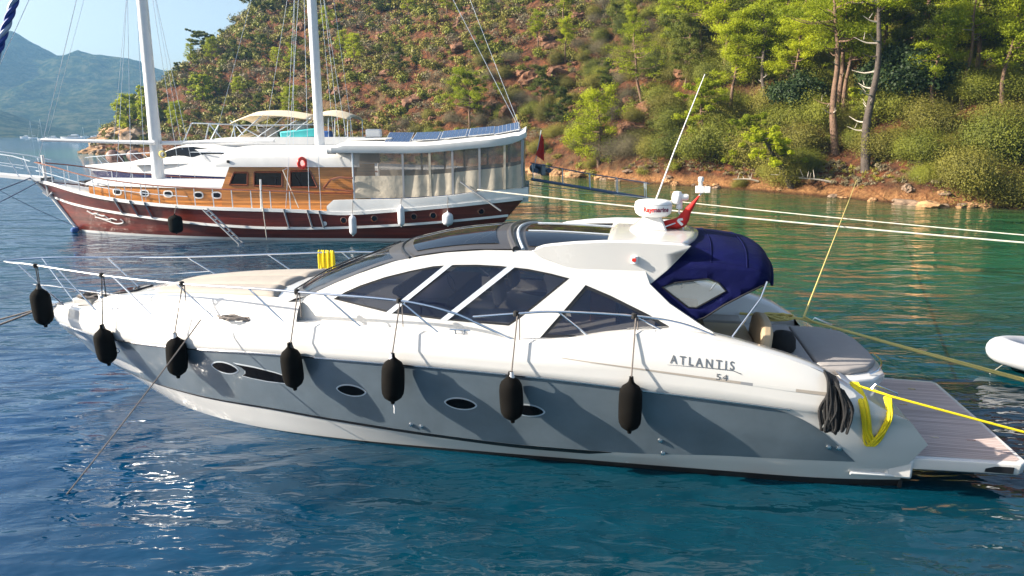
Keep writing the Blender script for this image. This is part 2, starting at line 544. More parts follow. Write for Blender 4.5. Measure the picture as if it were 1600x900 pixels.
# raised coachroof under the sun pad
zT = pchip([11.0, 12.0, 13, 14, 15, 15.8, 16.2], [2.26, 2.25, 2.21, 2.12, 1.98, 1.82, 1.66])
wT = pchip([11.0, 12, 13, 14, 15, 15.8, 16.2], [1.48, 1.40, 1.24, .98, .62, .28, .04])
ct = MB(); rows = []
for i in range(41):
    x = 10.9 + (16.2 - 10.9) * i / 40
    w, zt = wT(x), zT(x); zd = zD(min(x, 17)) - .08
    half = [(w + .16, zd), (w + .09, zd + (zt - zd) * .55), (w, zt - .02), (w - .06 * min(1, w), zt + .015), (w * .5, zt + .03), (0, zt + .04)]
    rows.append([(x, y, z) for y, z in half] + [(x, -y, z) for y, z in half[-2::-1]])
ct.grid(rows)
ct.build('coachroof', M['white'], YACHT, smooth=50)
# sun pad in three cushions
for (y0, y1) in ((-1, -.36), (-.34, .34), (.36, 1)):
    rows = []
    for i in range(25):
        x = 11.72 + (14.45 - 11.72) * i / 24
        w = wT(x) * .80 if x < 14 else wT(14) * .8 * math.sqrt(max(0.02, 1 - ((x - 14) / .47) ** 2))
        row = []
        e = math.sqrt(max(0, 1 - max(0, abs((x - 13.085) / 1.365)) ** 14))
        for j in range(9):
            q = y0 + (y1 - y0) * j / 8; s = abs(j / 4 - 1)
            puff = (.045 + .02 * (1 - s ** 4)) * (1 - s ** 8 * .75) * max(e, .1)
            row.append((x - .25 * (q * q) * (1 - i / 24), q * w, zT(x) + .03 + puff + (.05 * max(0, (12.0 - x) / .3) * (1 - s ** 8) * e)))
        rows.append(row)
    MB().grid(rows).build('sun_pad', M['beige'], YACHT, smooth=60, solid=.05)
# hatch
hx = MB(); hx.box((15.25, 0, zT(15.25) + .05), (.55, .5, .05), Matrix.Rotation(rad(9), 3, 'Y')); hx.build('deck_hatch', M['tint'], YACHT, bevel=.015)
hx = MB(); hx.box((16.35, 0, 1.72), (.4, .28, .14)); hx.build('anchor_locker', M['white'], YACHT, bevel=.03)
ck = MB()
ck.lathe([(.0, .2), (.07, .19), (.07, .12), (.045, .08), (.075, .0)], 14, Matrix.Translation((15.9, .1, 1.78))); ck.build('windlass', M['chrome'], YACHT)
# ------------------------------------------------------------------ cabin
def ys(x, z):
    b = 1.72
    if x > 8: b -= .036 * (x - 8) ** 2
    if x < 5: b += .06 * (5 - x)
    return b - .24 * (z - 2.0)
zr = pchip([4.6, 5.3, 7.0, 7.78, 8.39, 9.24, 9.9, 10.7, 11.3], [3.20, 3.24, 3.27, 3.255, 3.20, 3.03, 2.79, 2.43, 2.12])
side = [(11.3, 2.0), (11.32, 2.12), (10.99, 2.30), (10.7, 2.43), (10.3, 2.62), (9.9, 2.79), (9.55, 2.92), (9.24, 3.03), (8.8, 3.13), (8.39, 3.20), (7.78, 3.255), (7.0, 3.27), (5.9, 3.25), (5.4, 3.1), (5.3, 2.85), (5.0, 2.58), (4.5, 2.28), (4.1, 2.08), (3.7, 1.86), (3.7, 1.72), (5.0, 1.85), (7, 1.92), (9, 1.95)]
win1 = [(10.32, 2.37), (10.1, 2.50), (9.84, 2.62), (9.4, 2.78), (8.97, 2.90), (8.6, 2.985), (8.25, 3.02), (7.9, 3.035), (7.55, 3.03), (7.1, 3.0), (6.75, 2.945), (6.47, 2.885), (6.95, 2.47), (7.22, 2.25), (7.36, 2.15), (7.9, 2.165), (8.45, 2.185), (9.3, 2.23)]
win2 = [(6.88, 2.0), (6.55, 2.40), (6.23, 2.80), (5.85, 2.66), (5.3, 2.42), (4.76, 2.15), (4.72, 2.12), (5.6, 2.06), (6.3, 2.02)]
for sgn in (1, -1):
    f = lambda x, z: (x, sgn * ys(x, z), z)
    fb = lambda x, z: (x, sgn * (ys(x, z) - .07), z)
    MB().poly(side, f, holes=[win1, win2], step=.3, thick=fb).build('cabin_side', M['white'], YACHT, smooth=35)
    fg = lambda x, z: (x, sgn * (ys(x, z) - .022), z)
    def clip(poly, a, b):
        """keep the part of poly between two slanted lines x + k z = const"""
        k = .95
        def cut(p, c, keep_less):
            out = []
            for i in range(len(p)):
                A_, B_ = p[i], p[(i + 1) % len(p)]
                da = A_[0] - k * (A_[1] - 2.2) - c; db = B_[0] - k * (B_[1] - 2.2) - c
                if keep_less: da, db = -da, -db
                if da >= 0: out.append(A_)
                if da * db < 0:
                    t = da / (da - db); out.append((A_[0] + (B_[0] - A_[0]) * t, A_[1] + (B_[1] - A_[1]) * t))
            return out
        p = cut(poly, a, False)
        return cut(p, b, True)
    # mullions lean aft going down: x grows with z towards the bow? traced (8.35,3.02)->(9.32,2.24)
    def line(c0, c1, poly): return None
    k2 = -1.22
    def cutp(p, c, less):
        out = []
        for i in range(len(p)):
            A_, B_ = p[i], p[(i + 1) % len(p)]
            da = A_[0] - k2 * (A_[1] - 2.24) - c; db = B_[0] - k2 * (B_[1] - 2.24) - c
            if less: da, db = -da, -db
            if da >= 0: out.append(A_)
            if da * db < 0:
                t = da / (da - db); out.append((A_[0] + (B_[0] - A_[0]) * t, A_[1] + (B_[1] - A_[1]) * t))
        return out
    m1a, m1b, m2a, m2b = 9.35, 9.24, 8.38, 8.26
    panes = [cutp(win1, m1a, False), cutp(cutp(win1, m1b, True), m2a, False), cutp(win1, m2b, True)]
    for p in panes:
        MB().poly(p, fg, step=.35).build('side_window', M['sideglass'], YACHT, smooth=60)
    for a, b in ((m1a, m1b), (m2a, m2b)):
        p = cutp(cutp(win1, a, True), b, False)
        MB().poly(p, lambda x, z: (x, sgn * (ys(x, z) + .006), z), thick=fb).build('window_mullion', M['alu'], YACHT)
    MB().poly(win2, fg, step=.35).build('quarter_window', M['sideglass'], YACHT, smooth=60)
    # dark seals
    def ring(poly, w):
        cx = sum(p[0] for p in poly) / len(poly); cz = sum(p[1] for p in poly) / len(poly)
        n = len(poly); inn = []
        for i in range(n):
            p0 = Vector(poly[i - 1]); p1 = Vector(poly[i]); p2 = Vector(poly[(i + 1) % n])
            d1 = (p1 - p0).normalized(); d2 = (p2 - p1).normalized()
            n1 = Vector((-d1.y, d1.x)); n2 = Vector((-d2.y, d2.x))
            nn = (n1 + n2).normalized(); c = max(.45, nn.dot(n1))
            q = p1 + nn * w / c
            if (q - Vector((cx, cz))).length > (p1 - Vector((cx, cz))).length: q = p1 - nn * w / c
            inn.append((q.x, q.y))
        return inn
    for wpoly, ww in ((win1, .03), (win2, .05)):
        inn = ring(wpoly, ww)
        n = len(wpoly); mb = MB()
        g3 = lambda x, z: (x, sgn * (ys(x, z) - .014), z)
        mb.add([g3(*p) for p in wpoly] + [g3(*p) for p in inn], [(i, (i + 1) % n, n + (i + 1) % n, n + i) for i in range(n)])
        mb.build('window_seal', M['black'], YACHT, smooth=0)
# interior seen through the tinted side glass
it = MB(); it.box((7.2, 0, 1.95), (5.6, 2.6, .1)); it.build('saloon_floor', M['wood_in'], YACHT)
it = MB(); it.box((8.9, 0, 2.2), (.9, 2.3, .36)); it.box((9.3, 0, 2.42), (.3, 2.2, .14), Matrix.Rotation(rad(-25), 3, 'Y')); it.build('dashboard', M['bag'], YACHT, bevel=.05)
for y in (.65, -.65):
    it = MB(); it.box((8.0, y, 2.25), (.5, .55, .14)); it.box((7.75, y, 2.55), (.14, .52, .6), Matrix.Rotation(rad(8), 3, 'Y')); it.box((7.70, y, 2.9), (.1, .3, .16)); it.build('helm_seat', M['interior'], YACHT, bevel=.05)
it = MB(); it.box((6.2, -1.05, 2.15), (1.9, .5, .3)); it.box((6.2, -1.28, 2.45), (1.9, .12, .4)); it.build('saloon_sofa', M['interior'], YACHT, bevel=.06)
it = MB().grid([[(6.9 - .05 * k + .03 * math.sin(j * 1.7), 1.05 + .04 * math.sin(j * 2 + k), 2.9 - .12 * j) for j in range(7)] for k in range(9)]); it.build('hanging_towel', M['white2'], YACHT, smooth=60)
it = MB(); it.box((5.75, .7, 2.25), (.9, .6, .65)); it.build('galley_unit', M['wood_in'], YACHT, bevel=.02)
it = MB(); it.lathe([(.14, -.01), (.16, 0), (.14, .01), (.14, -.01)], 20, Matrix.Translation((8.55, .65, 2.55)) @ Matrix.Rotation(rad(-65), 4, 'Y')); it.build('steering_wheel', M['bag'], YACHT)
# ------------------------------------------------------------------ roof surface: x along, q across
zc = pchip([5.0, 6.0, 7.0, 7.64, 8.5, 9.37, 10, 10.86, 11.3, 11.6], [3.36, 3.41, 3.44, 3.43, 3.35, 3.17, 2.97, 2.63, 2.40, 2.22])
def roofP(t, q, up=0.0):
    """t: 0 at the windscreen foot .. 1 at the aft end"""
    xc = 11.6 + (5.0 - 11.6) * t
    xe = 10.85 + (5.0 - 10.85) * t
    a = abs(q)
    x = xc + (xe - xc) * q * q
    ze = zr(xe); z = zc(xc) + (ze - zc(xc)) * a ** 2.3
    w = ys(xe, ze) - .0
    return (x, q * w, z + up)
def roofPatch(t0, t1, q1, up, n=24, m=16, tb=0.0):
    return [[roofP(t0 + (t1 - t0) * i / n, -q1 + 2 * q1 * j / m, up) for j in range(m + 1)] for i in range(n + 1)]
MB().grid(roofPatch((11.6 - 9.8) / 6.6, 1, 1.0, 0, 50, 24)).build('roof', M['rubber'], YACHT, smooth=60)
tx = lambda x: (11.6 - x) / 6.6
MB().grid(roofPatch(.0, tx(9.75), 1.0, .006)).build('windscreen', M['windscreen'], YACHT, smooth=60)
MB().grid(roofPatch(tx(9.3), tx(7.85), .86, .03)).build('sunroof_glass', M['tint'], YACHT, smooth=60)
MB().grid(roofPatch(tx(7.35), tx(5.75), .9, .012)).build('aft_roof_glass', M['tint'], YACHT, smooth=60)
def hoop(t, q1, up, r, name, m, dz=0):
    MB().tube([roofP(t, -q1 + 2 * q1 * j / 24, up) for j in range(25)], r, 8).build(name, m, YACHT)
for q_ in (-1, 1):
    MB().grid([[roofP(tx(9.75) * i / 14, q_ * w_, .012) for w_ in (.90, .95, 1.0)] for i in range(15)]).build('windscreen_frame', M['rubber'], YACHT, smooth=60)
MB().grid([[roofP(.0 + d_, -1 + j / 12, .011) for d_ in (0, .025)] for j in range(25)]).build('windscreen_frame', M['rubber'], YACHT, smooth=60)
hoop(tx(9.5), 1.0, .005, .022, 'sunroof_seal', M['black'])
MB().grid(roofPatch(tx(9.42), tx(7.62), 1.0, .018, 24, 24)).build('sunroof_frame', M['rubber'], YACHT, smooth=60)
hoop(tx(7.6), 1.0, .01, .06, 'sunroof_lip', M['rubber'])
hoop(tx(7.47), .99, .012, .028, 'roof_drip_rail', M['alu'])
for q in (-.35, .35):
    MB().tube([roofP(tx(7.3) + (tx(5.8) - tx(7.3)) * i / 6, q, .02) for i in range(7)], .012, 6).build('roof_bar', M['alu'], YACHT)
# white sill strip at the windscreen foot and wipers
rows = []
for j in range(25):
    q = -1.04 + 2.08 * j / 24
    p = roofP(0, max(-1, min(1, q)), 0)
    rows.append([(p[0] + .34, p[1] * 1.05, p[2] - .10), (p[0] + .16, p[1] * 1.03, p[2] - .015), (p[0] - .02, p[1] * 1.0, p[2] + .012)])
MB().grid(rows).build('windscreen_sill', M['white'], YACHT, smooth=60)
for q in (.45, -.5):
    wp = MB(); wp.tube([roofP(.0, q, .05), roofP(.10, q - .12, .06), roofP(.2, q - .22, .05)], .012, 6); wp.tube([roofP(.1, q - .02, .04), roofP(.3, q - .38, .04)], .01, 6)
    wp.build('wiper', M['black'], YACHT)
# ------------------------------------------------------------------ arch
wing = [(7.06, 3.27), (6.86, 3.36), (6.4, 3.42), (5.92, 3.455), (5.4, 3.455), (4.74, 3.43), (5.06, 3.05), (5.28, 2.84), (5.50, 2.67), (5.9, 2.82), (6.38, 2.99), (6.94, 3.19)]
for sgn in (1, -1):
    def wy(x, z): return 1.47 + .10 * (z - 3.0) - .05 * max(0, x - 6.4)
    fo = lambda x, z: (x, sgn * wy(x, z), z)
    fi = lambda x, z: (x, sgn * (wy(x, z) - .20), z - .03)
    MB().poly(wing, fo, step=.25, thick=fi).build('arch_wing', M['white'], YACHT, smooth=30, bevel=.025)
    # upper shelf that carries the wing inboard
    rows = []
    for i in range(21):
        x = 4.78 + (7.0 - 4.78) * i / 20
        z = float(np.interp(x, [4.7, 5.4, 5.9, 6.4, 6.86, 7.06], [3.43, 3.455, 3.455, 3.42, 3.36, 3.28]))
        inner = 1.05 + .25 * max(0, (x - 5.4) / 1.6)
        rows.append([(x, sgn * (wy(x, z) - .02), z - .004), (x, sgn * (wy(x, z) - .12), z + .012), (x, sgn * inner, z - .03)])
    MB().grid(rows).build('arch_shelf', M['white'], YACHT, smooth=50, solid=.05)
rf = MB(); rows = []
for i in range(13):
    x = 4.55 + (5.95 - 4.55) * i / 12
    row = []
    for j in range(17):
        q = -1 + 2 * j / 16
        xx = x + (.35 * q * q if i < 6 else .35 * q * q * (12 - i) / 6)
        row.append((xx, q * 1.36, 3.45 - .05 * q * q - .03 * max(0, (4.8 - x))))
    rows.append(row)
rf.grid(rows).build('arch_roof', M['white'], YACHT, smooth=50, solid=.07)
# radar pylon and dome
py = MB()
for (x0, w0, z0, x1, w1, z1) in ((5.45, .55, 3.44, 5.2, .34, 3.66),):
    vs = []
    for (x, w, z, l) in ((5.35, .22, 3.44, .62), (5.28, .13, 3.68, .26)):
        vs += [(x - l / 2, -w, z), (x + l / 2, -w, z), (x + l / 2, w, z), (x - l / 2, w, z)]
    py.add(vs, [(3, 2, 1, 0), (4, 5, 6, 7), (0, 1, 5, 4), (1, 2, 6, 5), (2, 3, 7, 6), (3, 0, 4, 7)])
pyl = py.build('radar_pylon', M['white'], YACHT, bevel=.03)
RD = (5.28, .0, 3.66)
rd = MB().lathe([(.0, 0), (.16, 0), (.23, .015), (.285, .06), (.302, .12), (.302, .2), (.295, .235), (.265, .262), (.2, .275), (.0, .28)], 36, Matrix.Translation(RD)).build('radar_dome', M['white2'], YACHT, smooth=50)
MB().lathe([(.302, .205), (.3045, .209), (.302, .213)], 36, Matrix.Translation(RD)).build('dome_seam', M['greyplastic'], rd)
for word, ph, m in (('Raymarine', rad(100), M['redgloss']),):
    vs, fs = text_geo(word, .105, 1.0, .0, .004)
    w = max(v.x for v in vs); kk = .44 / w
    def wrap(v):
        a = ph + (v.x * kk - .22) / .302
        return (RD[0] + .305 * math.cos(a), RD[1] + .305 * math.sin(a), RD[2] + .105 + v.y)
    cut = w * .36
    mb = MB(); mb.add([wrap(v) for v in vs], fs); 
    mb.m = [0 if vs[f[0]].x < cut * 1.15 else 1 for f in fs]
    mb.build('dome_lettering', [M['redgloss'], mat('lettering_purple', (.16, .02, .06), .4)], rd, smooth=0)
# satellite camera head
sc_ = MB(); b0 = Vector((4.86, -.15, 3.84))
sc_.tube([(4.78, -.1, 3.44), (4.80, -.12, 3.62), (4.86, -.15, 3.72), (4.86, -.15, 3.78)], .014, 6)
sc_.lathe([(.0, 0), (.055, 0), (.05, .05), (.05, .14), (.0, .15)], 14, Matrix.Translation((4.86, -.15, 3.78)))
sc_.lathe([(0, -.11), (.06, -.1), (.085, -.05), (.09, .0), (.085, .05), (.06, .1), (0, .11)], 16, Matrix.Translation((4.90, -.15, 3.96)))
sc_.lathe([(0, -.0), (.055, .0), (.055, .13), (.04, .16), (0, .16)], 14, Matrix.Translation((4.88, -.15, 3.97)) @ Matrix.Rotation(rad(-90), 4, 'Y'))
sc_.build('searchlight', M['white2'], YACHT, smooth=45)
# flagstaff with wind sensor, red flag furled round it
fs_ = MB(); fs_.tube([(4.98, -.15, 3.5), (4.76, -.15, 3.62), (4.52, -.15, 4.05)], .014, 6); fs_.tube([(5.1, .1, 3.5), (4.76, -.15, 3.60)], .011, 6); fs_.build('mast_bracket', M['alu'], YACHT)
an = MB(); an.box((4.55, -.15, 4.1), (.13, .13, .11)); an.box((4.43, -.15, 4.1), (.09, .16, .1)); an.lathe([(0, .0), (.03, 0), (.03, .07), (.045, .075), (.045, .14), (.03, .15), (.0, .15)], 12, Matrix.Translation((4.54, -.15, 4.155))); an.build('wind_sensor', M['white2'], YACHT, bevel=.008)
an2 = MB().tube([(5.38, -.35, 3.46), (4.98, -.38, 4.7), (4.56, -.4, 5.92)], [.015, .011, .006], 8).build('whip_antenna', M['white2'], YACHT)
fl = MB(); axis = [Vector((4.55, -.13, 4.0)), Vector((4.72, -.13, 3.75)), Vector((4.83, -.12, 3.56)), Vector((5.05, -.1, 3.52)), Vector((5.25, -.08, 3.47))]
fl.tube(spline(axis, 5), [.012, .02, .03, .045, .055, .06, .07, .085, .09, .095, .10, .095, .09, .08, .075, .07, .065, .05, .04, .03, .015], 10)
fo_ = fl.build('flag', M['red'], YACHT, smooth=60)
cr = MB().tube(spline([(4.80, -.04, 3.62), (4.87, -.02, 3.60), (4.80, .0, 3.53)], 4), .022, 6).build('flag_crescent', M['white2'], fo_)
# port navigation light
nl = MB().lathe([(0, 0), (.055, 0), (.05, .02), (.05, .1), (.0, .11)], 14, Matrix.Translation((5.53, wing and 1.50, 3.15))).build('navigation_light', M['white2'], YACHT)
MB().box((5.54, 1.545, 3.205), (.06, .03, .05)).build('light_lens', M['redgloss'], nl)
MB().box((6.15, 1.44, 2.90), (.13, .012, .015), Matrix.Rotation(rad(-15), 3, 'Y')).build('cabin_vent', M['greyplastic'], YACHT)
# ------------------------------------------------------------------ bimini hood
zt_ = pchip([3.58, 3.62, 3.72, 3.95, 4.3, 4.7, 5.0, 5.3], [3.02, 3.12, 3.21, 3.28, 3.33, 3.345, 3.32, 3.26])
zb_ = pchip([3.58, 3.75, 4.24, 4.69, 5.1, 5.45], [2.94, 2.86, 2.57, 2.30, 2.47, 2.68])
bw = lambda x: 1.44 - .14 * max(0, (3.80 - x) / .22) ** 2
rows = []
for i in range(29):
    x = 3.58 + (5.2 - 3.58) * (i / 28) ** 1.3
    zt = zt_(x); w = bw(x); row = []
    for j in range(25):
        a = -1 + 2 * j / 24
        s = abs(a)
        y = math.copysign(1, a) * w * (1 - (1 - s) ** 1.0) if a else 0
        z = zt + .05 * (1 - s * s) - .16 * s ** 7
        z += .012 * math.sin(x * 9 + a * 3) * (1 - s)
        row.append((x - .10 * (1 - s * s) * (1 - i / 28), y, z))
    rows.append(row)
BIM = MB().grid(rows).build('bimini', M['navy'], YACHT, smooth=60, solid=.012)
for sgn in (1, -1):
    up = [(x, zt_(x) - .15) for x in (3.60, 3.66, 3.75, 3.9, 4.3, 4.8, 5.2)]
    lo = [(x, zb_(x)) for x in (5.44, 5.3, 5.1, 4.9, 4.69, 4.5, 4.24, 4.0, 3.75, 3.62)]
    outline = up + [(5.2, 3.0)] + lo
    wind = [(5.12, 2.80), (4.95, 2.87), (4.48, 2.95), (4.33, 2.90), (4.22, 2.78), (4.30, 2.72), (4.62, 2.52), (4.74, 2.52)]
    fo = lambda x, z: (x, sgn * (bw(x) + .01 + .015 * math.sin(x * 14 + z * 5) * max(0, 2.9 - z) + .12 * max(0, 2.75 - z)), z)
    MB().poly(outline, fo, holes=[wind], step=.12).build('bimini_side', M['navy'], YACHT, smooth=60, solid=.008)
    MB().poly([(p[0], p[1]) for p in wind], fo, step=.2).build('bimini_window', M['vinyl'], YACHT, smooth=60)
    MB().tube([Vector(fo(*p)) + Vector((0, sgn * .006, 0)) for p in wind], .012, 5, closed=True).build('bimini_zip', M['black'], YACHT)
    MB().tube([Vector(fo(*p)) + Vector((0, sgn * .004, 0)) for p in lo], .014, 5).build('bimini_hem', M['black'], YACHT)
    MB().tube([(3.66, sgn * 1.40, 2.93), (3.74, sgn * 1.48, 2.7), (4.15, sgn * 1.62, 2.08)], .016, 8).build('bimini_strut', M['chrome'], YACHT)
    MB().tube([(4.69, sgn * 1.5, 2.30), (4.66, sgn * 1.56, 2.14)], .015, 6).build('bimini_strap', M['black'], YACHT)
    MB().tube([(5.44, sgn * 1.46, 2.70), (5.46, sgn * 1.5, 2.62)], .02, 6).build('bimini_strap', M['black'], YACHT)
MB().tube([(3.57 - .10 * (1 - q * q), q * bw(3.58), zt_(3.58) - .02 + .05 * (1 - q * q) - .14 * abs(q) ** 7) for q in [-1 + j / 12 for j in range(25)]], .02, 8).build('bimini_bow', M['navy'], YACHT)
for xs_ in (3.95, 4.45):
    MB().tube([(xs_ - .05 * (1 - q * q), q * bw(xs_), zt_(xs_) + .056 - .05 * q * q - .16 * abs(q) ** 7) for q in [-1 + j / 12 for j in range(25)]], .008, 5).build('bimini_seam', M['navy'], YACHT)
# ------------------------------------------------------------------ cockpit and stern
for sgn in (1, -1):
    rows = []; cp = MB()
    for i in range(25):
        x = 2.6 + (5.6 - 2.6) * i / 24
        z = zD(x); b = bD(x)
        rows.append([(x, sgn * b, z), (x, sgn * (b - .07), z + .03), (x, sgn * (b - .36), z + .0), (x, sgn * (b - .42), z - .06), (x, sgn * (b - .46), 1.05)])
    cp.grid(rows).build('coaming', M['white'], YACHT, smooth=45)
MB().box((4.3, 0, 1.1), (3.0, 3.1, .08)).build('cockpit_floor', M['teak'], YACHT)
MB().box((5.75, 0, 2.15), (.06, 2.7, 2.1)).build('saloon_door', M['tint'], YACHT)
# moulded stern block under the aft sun pad
sb = MB(); rows = []
ol = [(3.55, 1.42), (3.0, 1.46), (2.5, 1.42), (2.1, 1.28), (1.87, 1.0), (1.80, .5), (1.79, 0)]
ol = ol + [(x, -y) for x, y in ol[-2::-1]]
for (k, z) in ((.96, .50), (.97, 1.25), (1.0, 1.36), (1.03, 1.42), (1.03, 1.53), (1.0, 1.55)):
    rows.append([(2.9 + (x - 2.9) * k, y * k, z) for x, y in ol])
sb.grid(rows)
sb.add([(2.9 + (x - 2.9), y, 1.55) for x, y in ol], [tuple(range(len(ol)))])
sb.build('stern_block', M['white'], YACHT, smooth=45, bevel=.02)
def cushion(poly, z, h, name, m):
    n = len(poly); cx = sum(p[0] for p in poly) / n; cy0 = sum(p[1] for p in poly) / n
    # densify
    P = []
    for i in range(n):
        a = Vector(poly[i]); b = Vector(poly[(i + 1) % n])
        for k in range(6): P.append(a.lerp(b, k / 6))
    rows = []
    for s, dz in ((.985, 0), (1.0, h * .25), (1.0, h * .7), (.985, h * .9), (.95, h), (.5, h * 1.06), (.001, h * 1.08)):
        rows.append([(cx + (p.x - cx) * s, cy0 + (p.y - cy0) * s, z + dz) for p in P])
    return MB().grid(rows, closed=True).build(name, m, YACHT, smooth=50)
cushion([(3.42, 1.30), (2.83, 1.31), (2.83, -1.05), (3.42, -1.05)], 1.552, .10, 'aft_sun_pad', M['greycush'])
cushion([(2.79, 1.31), (2.4, 1.25), (2.08, 1.05), (1.9, .75), (1.86, .3), (1.88, -.4), (2.0, -.85), (2.3, -1.05), (2.79, -1.05)], 1.552, .10, 'aft_sun_pad', M['greycush'])
MB().tube(spline([(2.1, 1.2, 1.57), (1.95, 1.1, 1.62), (1.80, .7, 1.62), (1.76, .2, 1.58)], 5), .014, 8).build('pad_grab_rail', M['chrome'], YACHT)
# cockpit seating
MB().box((4.1, .55, 1.45), (.9, 1.3, .62)).build('seat_base', M['white'], YACHT, bevel=.04)
cushion([(4.5, 1.2), (3.68, 1.2), (3.68, -.2), (4.5, -.2)], 1.765, .10, 'seat_cushion', M['beige2'])
sbk = MB(); prof = [(-.62, .0), (-.62, .2), (-.58, .36), (-.46, .47), (-.25, .52), (0, .53), (.25, .52), (.46, .47), (.58, .36), (.62, .2), (.62, .0)]
for dx, m in ((0, 0),):
    sbk.poly([(p[0], p[1]) for p in prof], lambda a, b: (3.66 - .10 * b, .62 + a, 1.70 + b), thick=lambda a, b: (3.50 - .10 * b, .62 + a * .97, 1.70 + b * .97))
sbk.build('seat_backrest', M['beige2'], YACHT, smooth=40, bevel=.05)
MB().box((4.95, -1.05, 1.5), (1.1, .7, .8)).build('wet_bar', M['white'], YACHT, bevel=.04)
cushion([(4.7, -1.5), (3.6, -1.5), (3.6, -1.05), (4.7, -1.05)], 1.55, .12, 'side_bench', M['beige'])
# swim platform
pl = MB(); ol = [(1.85, 1.70), (.15, 1.60), (.04, 1.50), (.02, 0), (.02, -1.66), (.09, -1.73), (1.85, -1.82)]
n = len(ol)
rows = [[(x * k + (1 - k) * .9, y * k, z) for x, y in ol] for z, k in ((.30, .93), (.36, .985), (.50, 1.0), (.53, .995))]
pl.grid(rows, closed=True)
pl.add([rows[3][i] for i in range(n)], [tuple(range(n))]); pl.add([rows[0][i] for i in range(n)], [tuple(range(n - 1, -1, -1))])
pl.build('swim_platform', M['white'], YACHT, smooth=30, bevel=.012)
tk = [(1.80, 1.60), (.19, 1.51), (.11, 1.44), (.09, 0), (.09, -1.58), (.14, -1.65), (1.80, -1.73)]
MB().poly(tk, lambda a, b: (a, b, .534)).build('platform_decking', M['teak'], YACHT, smooth=0)
for (x, y) in ((1.0, .9), (.5, .9), (1.0, -.4), (.55, -.4), (1.2, -1.2), (.6, -1.2), (.18, 1.25), (1.55, 1.45)):
    MB().box((x, y, .538), (.12, .035, .006)).build('deck_hinge', M['chrome'], YACHT)
MB().box((.42, 1.60, .43), (.36, .03, .10)).build('platform_socket', M['black'], YACHT, bevel=.006)
# step and fender bar low on the quarter
for sgn in (1, -1):
    MB().tube([(2.38, sgn * (hullY(2.38, .27) + .02), .27), (1.75, sgn * (hullY(1.75, .27) + .03), .25), (1.60, sgn * 1.62, .25)], .028, 8).build('quarter_bar', M['white2'], YACHT)
    MB().box((1.72, sgn * 1.58, .36), (.36, .26, .30)).build('quarter_block', M['white'], YACHT, bevel=.04)
    stp = MB()
    for k in range(3): stp.box((1.98 - k * .16, sgn * 1.42, .62 + (2 - k) * .2 - .1), (.34, .34, .2))
    stp.build('boarding_steps', M['white'], YACHT, bevel=.03)
    MB().tube([(1.9, sgn * 1.75, 1.42), (1.9, sgn * 1.75, 1.5), (2.2, sgn * 1.78, 1.62), (2.25, sgn * 1.78, 1.54)], .014, 6).build('stern_cleat', M['chrome'], YACHT)
    # midship cleat and small fittings
    c = MB(); X = 8.05; Y = bD(X) - .06; Z = zD(X) + .03
    c.tube([(X - .16, sgn * Y, Z + .075), (X + .16, sgn * Y, Z + .075)], .014, 8); c.tube([(X - .06, sgn * Y, Z), (X - .075, sgn * Y, Z + .075)], .012, 6); c.tube([(X + .06, sgn * Y, Z), (X + .075, sgn * Y, Z + .075)], .012, 6)
    c.build('cleat', M['chrome'], YACHT)
    c = MB(); X = 14.9; Y = bD(X) - .08; Z = zD(X) + .03
    c.tube([(X - .14, sgn * Y, Z + .07), (X + .14, sgn * Y, Z + .07)], .014, 8); c.tube([(X - .05, sgn * Y, Z), (X - .06, sgn * Y, Z + .07)], .012, 6); c.tube([(X + .05, sgn * Y, Z), (X + .06, sgn * Y, Z + .07)], .012, 6)
    c.build('cleat', M['chrome'], YACHT)
# ------------------------------------------------------------------ guard rails
yR = pchip([7.2, 8.2, 9.7, 11.2, 13, 15, 16.3, 17.2, 17.8, 18.05], [1.97, 1.96, 1.93, 1.80, 1.48, .96, .62, .38, .22, .10])
zR = pchip([7.2, 7.6, 8.2, 8.97, 9.7, 11.2, 13, 15, 16.3, 17.2, 18.05], [2.01, 2.17, 2.40, 2.53, 2.56, 2.57, 2.52, 2.48, 2.49, 2.50, 2.47])
for sgn in (1, -1):
    xs_ = [7.2 + (18.05 - 7.2) * i / 60 for i in range(61)]
    MB().tube([(x, sgn * yR(x), zR(x)) for x in xs_], .019, 8).build('guard_rail', M['chrome'], YACHT)
    for xb, xt in ((16.75, 17.55), (15.5, 16.3), (13.86, 14.75), (12.4, 13.15), (11.0, 11.62), (9.64, 10.25), (8.37, 8.98)):
        MB().tube([(xb, sgn * (bD(xb) - .07), zD(xb) + .01), (xt, sgn * yR(xt), zR(xt))], .015, 8).build('stanchion', M['chrome'], YACHT)
    MB().tube([(x, sgn * (yR(x) * .5 + .5 * max(bD(min(x, 17.1)) - .05, .12)), (zR(x) + zD(min(x, 17.1))) / 2 + .02) for x in [14.3 + (17.3 - 14.3) * i / 20 for i in range(21)]], .011, 6).build('lower_rail', M['chrome'], YACHT)
    MB().tube(spline([(7.85, sgn * 1.955, 2.34), (7.2, sgn * 1.95, 2.42), (6.6, sgn * 1.95, 2.48), (5.5, sgn * 1.94, 2.47), (4.9, sgn * 1.92, 2.40), (4.5, sgn * 1.92, 2.28), (4.28, sgn * 1.93, 2.18)], 6), .018, 8).build('side_rail', M['chrome'], YACHT)
    for xb, xt in ((6.15, 6.58), (5.12, 5.5)):
        MB().tube([(xb, sgn * (bD(xb) - .1), zD(xb) + .02), (xt, sgn * 1.945, 2.475)], .014, 8).build('stanchion', M['chrome'], YACHT)
MB().tube([(18.05, .10, 2.47), (18.1, 0, 2.465), (18.05, -.10, 2.47)], .019, 8).build('guard_rail', M['chrome'], YACHT)
# anchor roller at the stem
ar = MB(); ar.box((17.25, 0, 1.62), (.5, .18, .07)); ar.build('bow_roller', M['chrome'], YACHT, bevel=.01)
